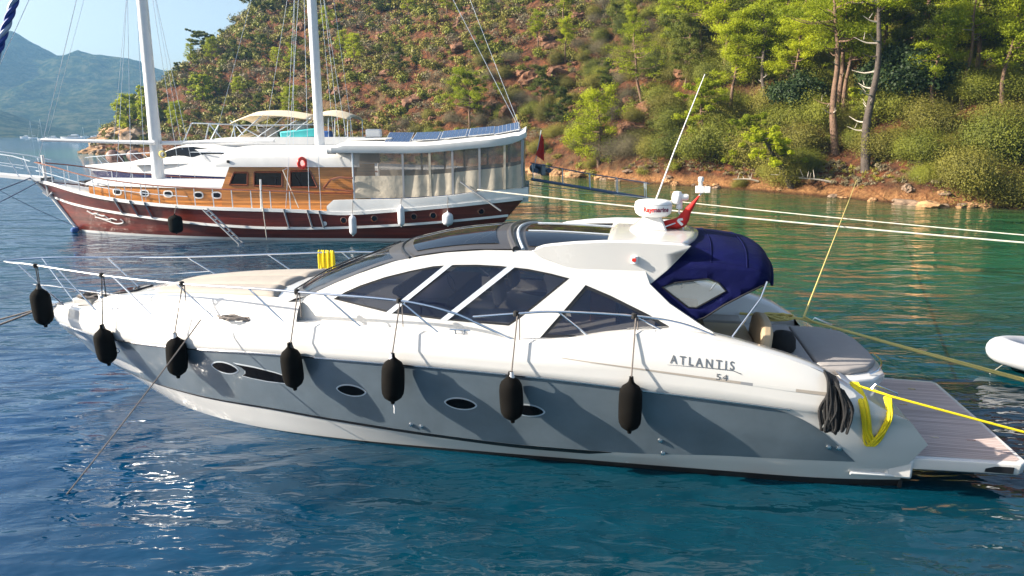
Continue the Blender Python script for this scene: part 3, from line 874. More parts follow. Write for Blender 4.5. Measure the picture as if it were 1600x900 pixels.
# ================================================================== things hung on, or lying on, the motor yacht
YM = Matrix.Translation((7.5, 10.2, 0)) @ Matrix.Rotation(rad(180 - 11), 4, 'Z')
def yw(x, y, z): return YM @ Vector((x, y, z))
rng = random.Random(5)
FEND = [  # rail x, rail y, rail z, fender x, y, z centre, label
    (16.95, .46, 2.49, 16.78, .62, 1.72, 'black fender hanging from the tip of the bow rail, furthest left over open water'),
    (15.05, .95, 2.48, 14.98, 1.16, 1.20, 'black fender with a small steel ring beside it, hung where the grey hull panel starts'),
    (13.02, 1.48, 2.52, 13.10, 1.70, 1.30, 'black fender crossed by the thin line that runs from the deck down into the water'),
    (10.72, 1.85, 2.57, 10.72, 2.16, 1.42, 'black fender covering the aft end of the large hull window'),
    (9.0, 1.95, 2.53, 9.0, 2.32, 1.40, 'black fender between two oval portholes, with a pale cord end under it'),
    (7.2, 1.96, 2.42, 7.2, 2.31, 1.24, 'black fender half hiding the aftmost oval porthole'),
    (5.5, 1.95, 2.47, 5.5, 2.29, 1.24, 'black fender furthest aft, hanging alone below the triangular cabin window'),
]
def fender_mesh(r, hh, n=20):
    return MB().lathe([(.0, hh + .09), (.022, hh + .09), (.03, hh + .03), (r * .45, hh - .015), (r * .78, hh - .06), (r * .95, hh - .12), (r, hh - .19), (r * 1.015, 0), (r, -hh + .19), (r * .95, -hh + .12), (r * .78, -hh + .06), (r * .45, -hh + .015), (.035, -hh - .01), (.028, -hh - .05), (0, -hh - .055)], n)
for i, (rx, ry, rz, fx, fy, fz, lab) in enumerate(FEND):
    base = yw(fx, fy, fz)
    e = empty('fender', base, rng.uniform(0, 6), lab, 'fender', 'black fenders along the white yacht')
    hh = .345 + rng.uniform(-.02, .02); rr_ = .166 + rng.uniform(-.008, .008)
    o = fender_mesh(rr_, hh).build('fender_body', M['fleece'], e, smooth=60)
    o.rotation_euler = (rng.uniform(-.07, .07), rng.uniform(-.07, .07), 0)
    cap = MB().lathe([(.034, hh + .02), (.05, hh + .0), (.034, hh + .05), (.03, hh + .09)], 12).build('fender_eye', M['fendwhite'] if i in (2, 4, 5) else M['black'], e)
    inv = e.matrix_basis.inverted()
    rail = yw(rx, ry, rz)
    q = [inv @ (rail + Vector((0, 0, .03))), inv @ (rail + Vector((0.02, -.03, -.02))), inv @ (base + Vector((0, 0, hh + .05)))]
    MB().tube(q, .011, 6).tube([inv @ (rail + Vector((.05, -.02, .0))), inv @ (rail + Vector((.055, -.04, -.4)))], .009, 5).build('fender_rope', M['rope_g'] if i > 1 else M['rope_k'], e)
    kn = MB().lathe([(0, -.05), (.035, -.04), (.045, 0), (.035, .04), (0, .05)], 8, Matrix.Translation(inv @ rail)); kn.build('rope_knot', M['rope_k'], e)
    if i == 4: MB().tube([(0, 0, -hh - .04), (.01, .01, -hh - .12), (-.01, 0, -hh - .2)], .012, 5).build('cord_end', M['fendwhite'], e)
    if i == 1: MB().tube([inv @ yw(14.80 + .07 * math.cos(a), 1.12 , 1.12 + .05 * math.sin(a)) for a in [k * math.pi / 6 for k in range(12)]], .012, 6, closed=True).build('fender_ring', M['chrome'], e)
# cords of the fenders on the far side
def top(mb, name, m, label, cat, group=None, smooth=50):
    o = mb.build(name, m, None, smooth=smooth)
    return tag(o, label, cat, group)
# black rope hank over the quarter
mb = MB()
for k in range(24):
    u = rng.random(); d = .02 + .13 * rng.random()
    xt = 2.93 - .16 * u; xm = 2.97 - .31 * ((u + rng.uniform(-.25, .25)) % 1.0); zb = 1.0 + .10 * rng.random() + .14 * abs(u - .5)
    y0 = hullY(2.85, 1.4)
    xq = xm - .05 + rng.uniform(-.05, .05)
    mb.tube([yw(*p) for p in spline([(xt, y0 - .16, 1.86 - (2.97 - xt) * .5), (xt - .0, y0 + .02 + d * .6, 1.79 - (2.97 - xt) * .45), (xm, y0 + d, 1.45), (xm - .03, y0 + d, 1.2), (xm - .04, y0 + d * .9, zb + .05), ((xm + xq) / 2, y0 + d * .9, zb), (xq + .02, y0 + d, zb + .08), (xq + rng.uniform(-.06, .06), y0 + d * 1.05, 1.4), (xt - .06, y0 + .02 + d * .6, 1.74 - (2.97 - xt) * .45)], 5)], .0175, 7)
top(mb, 'rope_coil', M['rope_k'], 'thick black rope coiled in a long hank over the aft quarter of the white yacht', 'rope coil')
# yellow hank on the quarter
mb = MB()
def onq(x, z, off): return yw(x, hullY(x, z) + .022 + off, z)
g_ = random.Random(4)
for k in range(7):
    o_ = .012 * (k % 3); sx = .016 * k
    zb = .79 + .05 * (k % 3)
    pts = [yw(2.50 - sx, 1.72, 1.61), onq(2.47 - sx, 1.48, o_), onq(2.43 - sx, 1.30, o_), onq(2.37 - sx, 1.08, o_), onq(2.32 - sx, zb + .08, o_), onq(2.26 - sx * .8, zb, o_), onq(2.19 - sx * .8, zb + .10, o_), onq(2.13 - sx * .7, 1.10, o_), onq(2.10 - sx * .6, 1.30, o_)] + [yw(2.08 - sx * .8, 1.84, 1.47)]
    mb.tube(spline(pts, 5), .0155, 7)
top(mb, 'rope_coil', M['rope_y'], 'yellow rope hanging in loops on the shaded stern corner', 'rope coil')
mb = MB(); mb.tube([yw(2.46, 1.78, 1.60), yw(2.1, 1.85, 1.52)] + sag(yw(2.02, 1.87, 1.50), yw(-5.0, 1.87, .0), .03, 10), .017, 7)
top(mb, 'mooring_line', M['rope_y'], 'taut yellow line leading right from the stern over the swim platform', 'mooring line')
# small yellow hank over the far guard rail
mb = MB()
for k in range(7):
    x = 12.10 - k * .052
    yy = -yR(12.0) - .02 * (k % 2)
    mb.tube([yw(*p) for p in spline([(x, yy + .03, zR(12) - .36 + .03 * (k % 3)), (x, yy + .03, zR(12) - .1), (x, yy, zR(12) + .035), (x - .01, yy - .03, zR(12) - .1), (x - .01, yy - .03, zR(12) - .36)], 4)], .019, 6)
top(mb, 'rope_coil', M['rope_y'], 'short yellow hank hung over the far bow rail beside the sun pad', 'rope coil')
def heap(cx, cy0, cz, rx, ry, turns, r, m, seed, hz=.05):
    g = random.Random(seed); pts = []
    for k in range(turns * 9):
        a = k * 2 * math.pi / 9; s = .45 + .55 * g.random()
        pts.append((cx + rx * s * math.cos(a), cy0 + ry * s * math.sin(a), cz + r + hz * g.random()))
    return MB().tube([yw(*p) for p in spline(pts, 3)], r, 6)
top(heap(16.2, -.05, 1.74, .35, .22, 7, .018, M['rope_k'], 1, .1), 'rope_heap', M['rope_g'], 'dark rope in a loose heap on the foredeck at the bow', 'rope heap')
top(heap(11.95, 1.72, 2.0, .3, .10, 6, .014, M['rope_g'], 2, .06), 'rope_heap', M['rope_g'], 'small grey rope heap on the near side deck beside the cabin', 'rope heap')
top(heap(2.95, -1.32, 1.66, .30, .16, 8, .015, M['rope_t'], 3, .08), 'rope_heap', M['rope_t'], 'straw coloured rope heap on the far stern edge behind the grey pads', 'rope heap')
# mooring lines
mb = MB().tube(sag(yw(12.4, 1.93, 2.05), Vector((-6.36, 8.75, -.06)), .03), .012, 6)
top(mb, 'mooring_line', M['rope_g'], 'thin grey line slanting from the side deck down into the water', 'mooring line')
mb = MB()
mb.tube(sag(yw(17.3, .05, 1.55), (-13.6, 12.3, .35), .12), .022, 7).tube(sag(yw(17.3, -.02, 1.55), (-13.7, 12.8, .75), .1), .018, 7)
top(mb, 'mooring_line', M['rope_g'], 'pair of dark bow lines leaving the picture on the left', 'mooring line')
mb = MB()
mb.tube([yw(3.6, -1.45, 1.72), yw(3.0, -1.4, 1.70), yw(2.5, -1.5, 1.66)] + sag(yw(2.3, -1.55, 1.60), yw(-5.2, -1.55, -.15), .02), .024, 7)
mb.tube([yw(2.45, -1.5, 1.70)] + sag(yw(2.3, -1.5, 1.62), yw(-5.2, -1.52, -.15), .06), .018, 7)
top(mb, 'mooring_line', M['rope_t'], 'thick straw coloured stern line running right from the far stern edge', 'mooring line')
mb = MB().tube([yw(2.4, -1.5, 1.66), yw(2.36, -1.9, 2.2), Vector((19.2, 56.6, 1.3))] if False else sag(yw(2.45, -1.55, 1.66), (26.8, 53.6, 1.4), -.0, 20), .02, 6)
top(mb, 'mooring_line', M['rope_t'], 'long straw coloured line from the far stern edge up to the shore', 'mooring line')
# black bag with binocular handle on the pad
bag = empty('bag', yw(3.2, .55, 1.66), rad(20), 'small black bag lying on the grey aft pad behind the tan seat', 'bag')
MB().lathe([(0, 0), (.17, .0), (.2, .06), (.19, .2), (.13, .3), (0, .33)], 14).build('bag_body', M['bag'], bag, smooth=50)
MB().tube(spline([(-.08, .1, .25), (-.2, .16, .3), (-.3, .16, .22)], 5), .018, 6).build('bag_handle', M['bag'], bag)
M['bluegrey_seam'] = mat('seam_tape', (.22, .27, .36), .6)
# ================================================================== RIB tender at the right edge
TD = empty('tender', yw(-2.05, -4.2, .27), rad(-9), 'white inflatable tender cut by the right edge, beside the stern line', 'dinghy')
rows = []
pth = [(3.6, .62, .0), (2.0, .62, 0), (1.2, .58, .04), (.6, .42, .1), (.25, .2, .15), (.12, 0, .17), (.25, -.2, .15), (.6, -.42, .1), (1.2, -.58, .04), (2.0, -.62, 0), (3.6, -.62, 0)]
M['hypalon'] = mat('pale_grey_hypalon', (.46, .475, .50), .45, var=.08)
MB().tube(spline(pth, 5), .225, 18).build('inflatable_tube', M['hypalon'], TD, smooth=60)
for yy in (1, -1):
    MB().tube([(x, yy * (y + .215), z - .05) for x, y, z in ((3.4, .62, 0), (2.0, .62, 0), (1.2, .58, .04), (.75, .47, .09))], .03, 6).build('tube_strake', M['greyplastic'], TD)
    for xx in (1.5, 2.4):
        MB().tube([(xx, yy * .62 + .229 * math.cos(a), .01 + .229 * math.sin(a)) for a in [k * math.pi / 8 for k in range(17)]], .008, 5).build('tube_seam', M['bluegrey_seam'], TD)
rows = []
for i in range(13):
    x = .25 + 3.3 * i / 12; w = .5 * min(1, math.sqrt(i / 6)); kz = -.28 + .35 * max(0, 1 - i / 5) ** 2
    rows.append([(x, -w, -.0 + .1 * max(0, 1 - i / 4)), (x, -w * .6, -.12 + .15 * max(0, 1 - i / 4)), (x, 0, kz), (x, w * .6, -.12 + .15 * max(0, 1 - i / 4)), (x, w, .1 * max(0, 1 - i / 4))])
MB().grid(rows).build('tender_hull', M['white2'], TD, smooth=50)
MB().box((1.9, 0, .05), (3, 1.0, .04)).build('tender_floor', M['greyplastic'], TD)
for (x, y, s) in ((1.3, .72, .1), (1.65, .76, .12), (1.2, -.72, .1), (1.6, -.76, .12)):
    MB().tube(spline([(x - .14, y * .93, .22), (x, y * .95, .27), (x + .14, y * .95, .22)], 4), .035, 7).build('grab_handle', M['fendwhite'], TD)
MB().tube([(2.0, .84, .06), (1.1, .80, .09), (.6, .62, .14)], .02, 6).build('rubbing_strake', M['greyplastic'], TD)
vs, fs = text_geo('TT', .1)
MB().add([(1.35 - v.x, .846 - .03 * (v.y), .10 + v.y) for v in vs], fs).build('tender_mark', M['textgrey'], TD, smooth=0) if False else None
mb = MB().tube(sag(TD.matrix_basis @ Vector((.3, .1, -.1)), yw(.1, -2.6, -.05), .25), .008, 5)
top(mb, 'painter_line', M['rope_w'], 'thin pale painter drooping from the white tender into the water', 'mooring line')

# ================================================================== GULET (local x = towards the bow, y = port)
M['maroon'] = plank_mat('maroon_hull_planks', (.135, .021, .012), .16, .6, .32, 'Z', .3, .4, .05, (.5, 6, 14))
M['varnish'] = plank_mat('varnished_wood', (.48, .19, .045), .09, .5, .25, 'Z', .28, .6, .07, (.9, 8, 22))
M['mahog'] = mat('mahogany_trim', (.20, .055, .022), .3, coat=.5, var=.2)
M['curtain'] = mat('beige_curtain', (.43, .385, .31), .8, var=.15, vscale=2, bump=.03, bscale=3)
M['clearcurtain'] = glass('clear_curtain', (.22, .195, .17), .58, .10)
M['solar'] = mat('solar_cells', (.03, .06, .14), .12, coat=.6, var=.2)
M['gwhite'] = mat('gulet_white_paint', (.70, .70, .69), .45, var=.10, vscale=.8)
M['bluegrey'] = mat('blue_grey_metal', (.07, .10, .17), .5)
M['bluecloth'] = mat('blue_cloth', (.02, .09, .30), .7)
M['spar'] = mat('white_spar', (.66, .67, .68), .4, var=.06)
GUL = empty('sailing_gulet', (-.4, 34.5, 0), rad(178), 'wooden two-masted gulet with a maroon hull, varnished deckhouse and white hardtop', 'sailing boat')
GM = Matrix.Translation((-.4, 34.5, 0)) @ Matrix.Rotation(rad(178), 4, 'Z')
def gw(x, y, z): return GM @ Vector((x, y, z))
gCap = pchip([-1.3, -.6, 1.1, 2.5, 4.8, 7.5, 8.6, 10.25, 13.2, 16.1, 19.5, 20.9, 22.6, 24.2], [2.03, 1.96, 1.80, 1.67, 1.49, 1.33, 1.40, 1.46, 1.52, 1.64, 1.93, 2.13, 2.45, 2.66])
gStr = pchip([-1.3, -.2, 3.85, 6.8, 8.6, 10.4, 13.4, 15.4, 18, 21.9, 23.2], [1.28, 1.19, .87, .70, .64, .63, .73, .87, 1.10, 1.52, 1.80])
gTop = pchip([-1.4, 1.1, 2.5, 4.6, 7.9, 8.1], [2.54, 2.34, 2.17, 2.03, 1.95, 1.93])
def gb(B, xs, p, q):
    def f(x):
        if x > 9: return B * max(0, 1 - ((x - 9) / (xs - 9)) ** p)
        if x < 5: return max(0, B - q * (5 - x) ** 2)
        return B
    return f
GL = [(lambda x: -.6, gb(2.2, 21.4, 2.2, .06), 21.4, .9), (lambda x: 0.0, gb(2.62, 22.1, 2.3, .045), 22.1, .5),
      (gStr, gb(2.92, 23.2, 2.4, .024), 23.2, -.35), (gCap, gb(3.05, 24.1, 2.6, .018), 24.1, -1.05)]
def gY(x, z):
    return float(np.interp(z, [l[0](x) for l in GL], [l[1](x) for l in GL]))
def gpts(k, sgn, n=60):
    zf, bf, xs, xa = GL[k]; out = []
    for i in range(n + 1):
        t = i / n; x = xa + (xs - xa) * (1 - (1 - t) ** 1.4)
        out.append((x, sgn * bf(x), zf(x)))
    return out
gh = MB()
for sgn in (1, -1):
    rows = [gpts(k, sgn) for k in range(4)]; fine = []
    for k in range(3):
        for j in range(4): fine.append(blend(rows[k], rows[k + 1], j / 4))
    fine.append(rows[3]); gh.grid(fine)
    if sgn == 1: gf = fine
gh.grid([[(p[0][0] - .0, p[0][1] * u, p[0][2]) for u in (1, .5, 0, -.5, -1)] for p in gf])
gh.build('hull', M['maroon'], GUL, smooth=50)
for sgn in (1, -1):
    # boot, strake, cap rail: solid white timbers
    rows = []
    for i in range(61):
        x = .6 + (21.9 - .6) * i / 60
        rows.append([(x, sgn * (gY(x, z) + .012), z) for z in (-.2, .0, .13)])
    MB().grid(rows).build('boot_stripe', M['gwhite'], GUL)
    for fz, nm, w, x0, x1, dz in ((gStr, 'rubbing_strake', .055, -.3, 23.1, 0), (gCap, 'cap_rail', .075, -1.0, 24.0, .02)):
        rows = []
        for i in range(81):
            x = x0 + (x1 - x0) * i / 80; z = fz(x) + dz; b = gY(x, fz(x))
            rows.append([(x, sgn * (b + u), z + v) for u, v in ((-.02, w), (.06, w), (.06, -w), (-.02, -w))])
        MB().grid(rows, closed=True).build(nm, M['gwhite'], GUL, smooth=30)
    # raised white bulwark aft
    rows = []
    for i in range(31):
        x = -1.25 + (8.1 + 1.25) * i / 30; b = gY(x, gCap(x)); zt = gTop(x); z0 = gCap(x) + .02
        if i == 30: zt = z0 + .3
        rows.append([(x, sgn * (b + .01), z0), (x, sgn * (b + .02), (z0 + zt) / 2), (x, sgn * (b + .0), zt), (x, sgn * (b - .14), zt), (x, sgn * (b - .16), z0 - .2)])
    MB().grid(rows).build('bulwark', M['gwhite'], GUL, smooth=40)
    # guard rail
    xs_ = [8.7 + (23.9 - 8.7) * i / 40 for i in range(41)]
    MB().tube([(x, sgn * (gY(x, gCap(x)) - .05), gCap(x) + (.92 if x > 9 else .85)) for x in xs_], .03, 6).build('guard_rail', M['mahog'], GUL)
    MB().tube([(x, sgn * (gY(x, gCap(x)) - .05), gCap(x) + .5) for x in xs_[16:]], .018, 5).build('lower_rail', M['alu'], GUL)
    for i in range(17):
        x = 8.9 + i * .92
        b = gY(x, gCap(x)) - .05
        MB().tube([(x, sgn * b, gCap(x)), (x, sgn * b, gCap(x) + .92)], .024, 6).build('rail_post', M['alu'], GUL)
    # chain plates
    for x in (8.35, 8.9, 10.0, 11.3 + 5.6, 17.7, 18.6):
        b = gY(x, gCap(x)); b2 = gY(x, gStr(x))
        MB().tube([(x + .1, sgn * (b + .09), gCap(x) + .1), (x - .05, sgn * (b2 + .08), gStr(x) + .02)], .045, 5).build('chain_plate', M['greyplastic'], GUL)
    for i, (x, z) in enumerate(((7.35, 1.02), (5.9, 1.11), (4.06, 1.20), (3.16, 1.26), (.95, 1.43))):
        y = gY(x, z)
        R_ = Matrix.Translation((x, sgn * (y + .01), z)) @ Matrix.Rotation(-sgn * rad(90), 4, 'X')
        f0 = MB().lathe([(.15, -.02), (.17, .03), (.13, .05), (.12, .0)], 18, R_).build('porthole', M['mahog'], GUL)
        MB().lathe([(.0, .02), (.125, .02)], 18, R_).build('porthole_glass', M['tint'], f0)
    MB().lathe([(0, .03), (.1, .03), (.11, 0)], 12, Matrix.Translation((8.27, sgn * (gY(8.27, .86) + .01), .86)) @ Matrix.Rotation(-sgn * rad(90), 4, 'X')).build('outlet_cap', M['gwhite'], GUL)
    # painted flourish at the bow
    fl = MB()
    def on(x, z): return (x, sgn * (gY(x, z) + .025), z)
    for pts, r in (([(20.9, 1.18), (20.6, 1.06), (20.3, 1.07), (20.0, .98), (19.8, .98)], .035), ([(20.45, .88), (20.0, .80), (19.6, .68), (19.2, .60), (18.8, .66), (18.72, .76), (18.85, .86)], .03), ([(20.1, .82), (19.7, .80), (19.4, .86), (19.1, .80)], .025), ([(20.7, 1.14), (20.55, 1.0)], .03), ([(20.25, 1.12), (20.2, .95)], .028), ([(19.75, .95), (19.5, .76)], .025)):
        fl.tube([on(p[0], p[2]) for p in spline([(a, 0, b) for a, b in pts], 5)], r, 5)
    fl.build('bow_flourish', M['gwhite'], GUL)
# stem timber and transom trim
MB().tube([(21.3, 0, -.5), (22.12, 0, .05), (23.22, 0, 1.7), (24.15, 0, 2.72)], .10, 8).build('stem_post', M['gwhite'], GUL)
gd = MB(); rows = []
for i in range(51):
    x = -1.0 + 24.9 * i / 50; b = max(.02, gY(x, gCap(x)) - .03); z = gCap(x) - (.1 if x > 8 else .02)
    rows.append([(x, b, z), (x, b * .5, z + .05), (x, 0, z + .06), (x, -b * .5, z + .05), (x, -b, z)])
gd.grid(rows).build('deck', M['offwhite'], GUL)
# bowsprit platform with pulpit
bs = MB(); rows = []
for i in range(9):
    x = 23.4 + 5.2 * i / 8; w = .5 - .28 * i / 8; z = 2.62 + .42 * i / 8
    rows.append([(x, w, z), (x, w, z + .16), (x, -w, z + .16), (x, -w, z)])
bs.grid(rows, closed=True).build('bowsprit', M['gwhite'], GUL, smooth=30)
for sgn in (1, -1):
    MB().tube([(23.6, sgn * .75, 3.62), (24.6, sgn * .55, 3.86), (28.5, sgn * .25, 4.4)], .028, 6).tube([(24.2, sgn * .5, 3.25), (28.5, sgn * .23, 3.85)], .018, 5).build('pulpit_rail', M['alu'], GUL)
    for x in (24.2, 24.9, 27.0):
        MB().tube([(x - .35, sgn * .42, 2.62 + .42 * (x - 23.4) / 5.2 + .1), (x, sgn * (.6 - .07 * (x - 24)), 3.7 + .15 * (x - 24))], .026, 6).build('pulpit_post', M['alu'], GUL)
anc = MB(); anc.tube([(23.35, .25, 2.75), (23.25, .32, 1.95)], .05, 6); anc.tube([(23.0, .34, 2.05), (23.25, .34, 1.85), (23.5, .34, 2.05)], .05, 6); anc.build('anchor', M['gwhite'], GUL)
fg_ = MB(); fg_.tube([(23.5, .0, 2.7), (23.45, .05, 3.9)], .08, 7); fg_.build('bow_post', M['gwhite'], GUL)
# fore trunk (low deckhouse)
ft = MB(); rows = []; rows2 = []
for i in range(25):
    x = 13.4 + (20.6 - 13.4) * i / 24; w = 1.95 - .9 * (i / 24) ** 2; z0 = gCap(x) - .2; z1 = 2.40 + .10 * i / 24
    rows.append([(x, w, z0), (x, w, z1), (x, 0, z1 + .08), (x, -w, z1), (x, -w, z0)])
    rows2.append([(x + (.1 if i == 24 else 0), w + .06, z1 - .02), (x + (.1 if i == 24 else 0), w + .05, z1 + .08), (x, w * .5, z1 + .24), (x, 0, z1 + .28), (x, -w * .5, z1 + .24), (x, -w - .05, z1 + .08), (x, -w - .06, z1 - .02)])
ft.grid(rows); ft.add(rows[-1], [tuple(range(5))]); ft.build('fore_trunk', M['varnish'], GUL, smooth=30)
t2 = MB().grid(rows2); t2.add(rows2[-1], [tuple(range(7))]); t2.build('fore_trunk_top', M['gwhite'], GUL, smooth=40)
for sgn in (1, -1):
    for (px_, z) in ((18.95, 2.18), (17.45, 2.14), (16.2, 2.12), (14.65, 2.08), (13.75, 2.08)):
        w = 1.95 - .9 * ((px_ - 13.4) / 7.2) ** 2
        def cap_ring(rx, rz, n=20): return [(px_ + rx * math.copysign(abs(math.cos(a)) ** .7, math.cos(a)), z + rz * math.copysign(abs(math.sin(a)) ** .7, math.sin(a))) for a in [2 * math.pi * k / n for k in range(n)]]
        f1 = lambda a, b: (a, sgn * (1.95 - .9 * (max(0, a - 13.4) / 7.2) ** 2 + .02), b)
        f2 = lambda a, b: (a, sgn * (1.95 - .9 * (max(0, a - 13.4) / 7.2) ** 2 + .03), b)
        o = MB().poly(cap_ring(.25, .17), f1).build('trunk_porthole', M['gwhite'], GUL)
        MB().poly(cap_ring(.18, .11), f2).build('porthole_glass', M['tint'], o)
# main deckhouse
H0 = [(13.5, 1.3), (13.45, 2.4), (13.0, 3.42), (6.95, 3.42), (6.95, 1.3)]
def hy(z): return 2.08 - .05 * (z - 1.5)
wins = [[(13.05, 2.58), (12.78, 3.16), (12.12, 3.16), (12.16, 2.56)], [(11.86, 2.54), (11.80, 3.18), (10.44, 3.18), (10.48, 2.50)], [(10.12, 2.46), (10.06, 3.22), (9.12, 3.24), (8.78, 2.46)]]
for sgn in (1, -1):
    f = lambda a, b: (a, sgn * hy(b), b)
    MB().poly(H0, f, holes=wins, thick=lambda a, b: (a, sgn * (hy(b) - .06), b)).build('deckhouse_side', M['varnish'], GUL, smooth=30)
    for wq in wins:
        MB().poly(wq, lambda a, b: (a, sgn * (hy(b) - .03), b)).build('deckhouse_window', M['tint'], GUL)
        mb = MB(); P = [f(*p) for p in wq]
        for i in range(4):
            a = Vector(P[i]) + Vector((0, sgn * .015, 0)); b = Vector(P[(i + 1) % 4]) + Vector((0, sgn * .015, 0))
            mb.tube([a, b], .045, 5)
        mb.build('window_frame', M['mahog'], GUL)
    MB().tube([(13.35, sgn * 2.12, 2.38), (8.7, sgn * 2.12, 2.22), (7.0, sgn * 2.12, 2.2)], .045, 6).build('deckhouse_trim', M['mahog'], GUL)
    # bench rail at the aft end of the side deck
    MB().tube([(8.3, sgn * 2.7, 2.5), (7.9, sgn * 2.75, 2.9), (7.5, sgn * 2.75, 2.98), (6.9, sgn * 2.75, 2.95)], .05, 6).tube([(8.3, sgn * 2.7, 2.45), (6.9, sgn * 2.75, 2.35)], .05, 6).build('companion_rail', M['mahog'], GUL)
hf = MB().add([(13.5, 2.05, 1.3), (13.45, 2.0, 2.4), (13.0, 1.95, 3.42), (13.0, -1.95, 3.42), (13.45, -2.0, 2.4), (13.5, -2.05, 1.3)], [(0, 1, 4, 5), (1, 2, 3, 4)]).build('deckhouse_front', M['varnish'], GUL)
for y in (-1.3, 0, 1.3):
    MB().add([(13.43, y - .5, 2.55), (13.16, y - .5, 3.2), (13.16, y + .5, 3.2), (13.43, y + .5, 2.55)], [(0, 1, 2, 3)]).build('deckhouse_window', M['tint'], GUL)
# white rounded roof of the deckhouse
rows = []
for i in range(33):
    x = 6.7 + (13.55 - 6.7) * i / 32
    k = 1.0 if x < 12.2 else math.sqrt(max(.0, 1 - ((x - 12.2) / 1.40) ** 2.6))
    row = []
    for j in range(21):
        a = -1 + 2 * j / 20; s = abs(a)
        y = math.copysign(1, a) * 2.16 * (1 - (1 - s) ** 1.9) if s else 0
        z = 3.50 + .88 * k * (1 - s ** 3.2) ** .8 + .02
        row.append((x, y, z))
    rows.append([(x, -2.16, 3.43)] + row + [(x, 2.16, 3.43)])
rt = MB().grid(rows); rt.add(rows[-1], [tuple(range(len(rows[-1])))]); rt.build('deckhouse_roof', M['gwhite'], GUL, smooth=50)
for sgn in (1, -1): MB().box((12.95, sgn * 2.17, 3.68), (.12, .04, .12)).build('roof_lamp', M['black'], GUL)
# hardtop over the aft deck
zh = pchip([-1.1, -.5, 1.5, 4.2, 7.8], [4.98, 4.72, 4.48, 4.28, 4.30])
ht = MB(); rows = []
for i in range(31):
    x = -1.1 + (7.85 + 1.1) * i / 30; z = zh(x); w = 2.68 - .25 * max(0, (.8 - x) / 1.9) ** 2
    e = .14 if 1 < i < 29 else .05
    rows.append([(x, w, z - .20), (x, w + .03, z - .16), (x, w + .02, z + e), (x, w - .06, z + e + .03), (x, 1.2, z + e + .15), (x, 0, z + e + .24), (x, -1.2, z + e + .29), (x, -w + .06, z + e + .24), (x, -w + .03, z + e + .18), (x, -w - .03, z), (x, -w, z - .18)])
ht.grid(rows, closed=True)
ht.add(rows[0], [tuple(range(11))]); ht.add(rows[-1], [tuple(range(11))])
ht.build('hardtop', M['gwhite'], GUL, smooth=40)
MB().lathe([(0, -.18), (.19, -.18), (.19, .18), (0, .18)], 14, Matrix.Translation((7.9, 2.45, 4.22)) @ Matrix.Rotation(rad(90), 4, 'Y')).build('awning_roll', M['gwhite'], GUL)
for i, x in enumerate((5.1, 3.75, 2.4, 1.05, -.15)):
    z = zh(x) + (.56 if i else .50)
    sl = math.atan2(zh(x - .6) - zh(x + .6), 1.2)
    R_ = Matrix.Rotation(sl, 3, 'Y') @ Matrix.Rotation(rad(-14 if i else -18), 3, 'X')
    for yy in (.45, -1.05):
        if yy < 0 and i in (0,): continue
        o = MB().box((x, yy, z), (1.22, 1.45, .04), R_).build('solar_panel', M['gwhite'], GUL, smooth=0)
        pc = MB()
        for a in range(6):
            for b in range(6):
                c = R_ @ Vector((-.5 + a * .2, -.6 + b * .24, .024)); pc.box((x + c.x, yy + c.y, z + c.z), (.185, .225, .006), R_)
        pc.build('solar_cells', M['solar'], o, smooth=0)
MB().box((6.5, .2, 4.70), (2.2, 1.2, .10), Matrix.Rotation(rad(2), 3, 'Y')).build('hardtop_hatch', M['offwhite'], GUL, bevel=.03)
MB().box((6.6, -.6, 4.98), (.75, .5, .42)).build('roof_box', M['gwhite'], GUL, bevel=.08)
# curtains of the aft saloon
cur = [6.85, 4.55, 3.3, 2.25, 1.0, -.15, -.95]
for sgn in (1, -1):
    for i in range(len(cur) - 1):
        a, b = cur[i], cur[i + 1]
        rows = []; rows2 = []
        for k in range(13):
            x = a + (b - a) * k / 12; w = 2.62 - .25 * max(0, (.8 - x) / 1.9) ** 2
            wob = .02 * math.sin(k * .9 + i * 2) + .008 * math.sin(k * 2.9 + i)
            z0 = gTop(min(x, 7.9)) + .02; z1 = zh(x) - .2; zm = z0 + (z1 - z0) * .50
            rows.append([(x, sgn * (w + .05 + wob), z0), (x, sgn * (w + .03 + wob * 1.4), (z0 + zm) / 2), (x, sgn * (w + wob * .8), zm)])
            rows2.append([(x, sgn * (w + wob * .8), zm), (x, sgn * (w - .02 + wob * .6), (zm + z1) / 2), (x, sgn * (w - .04), z1)])
        MB().grid(rows).build('curtain', M['curtain'], GUL, smooth=60)
        MB().grid(rows2).build('curtain_window', M['clearcurtain'], GUL, smooth=60)
        w = 2.66 - .25 * max(0, (.8 - b) / 1.9) ** 2
        MB().box((b, sgn * w, (gTop(b) + zh(b) - .2) / 2), (.10, .05, zh(b) - .2 - gTop(b))).build('curtain_seam', M['greyplastic'] if i not in (1, 4) else M['curtain'], GUL, smooth=0)
    MB().tube([(6.9, sgn * 2.6, 1.9), (6.9, sgn * 2.6, 4.1)], .045, 6).build('hardtop_post', M['alu'], GUL)
    MB().tube([(-.95, sgn * 2.3, 2.4), (-1.0, sgn * 2.3, 4.7)], .045, 6).build('hardtop_post', M['alu'], GUL)
rows = []; rows2 = []
for k in range(15):
    y = -2.35 + 4.7 * k / 14; wob = .03 * math.sin(k * 1.7)
    rows.append([(-1.02 - wob, y, 2.5), (-1.0 + wob, y, 3.5)]); rows2.append([(-1.0 + wob, y, 3.5), (-1.05, y, 4.75)])
MB().grid(rows).build('curtain', M['curtain'], GUL, smooth=60)
MB().grid(rows2).build('curtain_window', M['clearcurtain'], GUL, smooth=60)
MB().box((2.8, 0, 2.2), (4.2, 1.3, .08)).build('saloon_table', M['varnish'], GUL, bevel=.02)
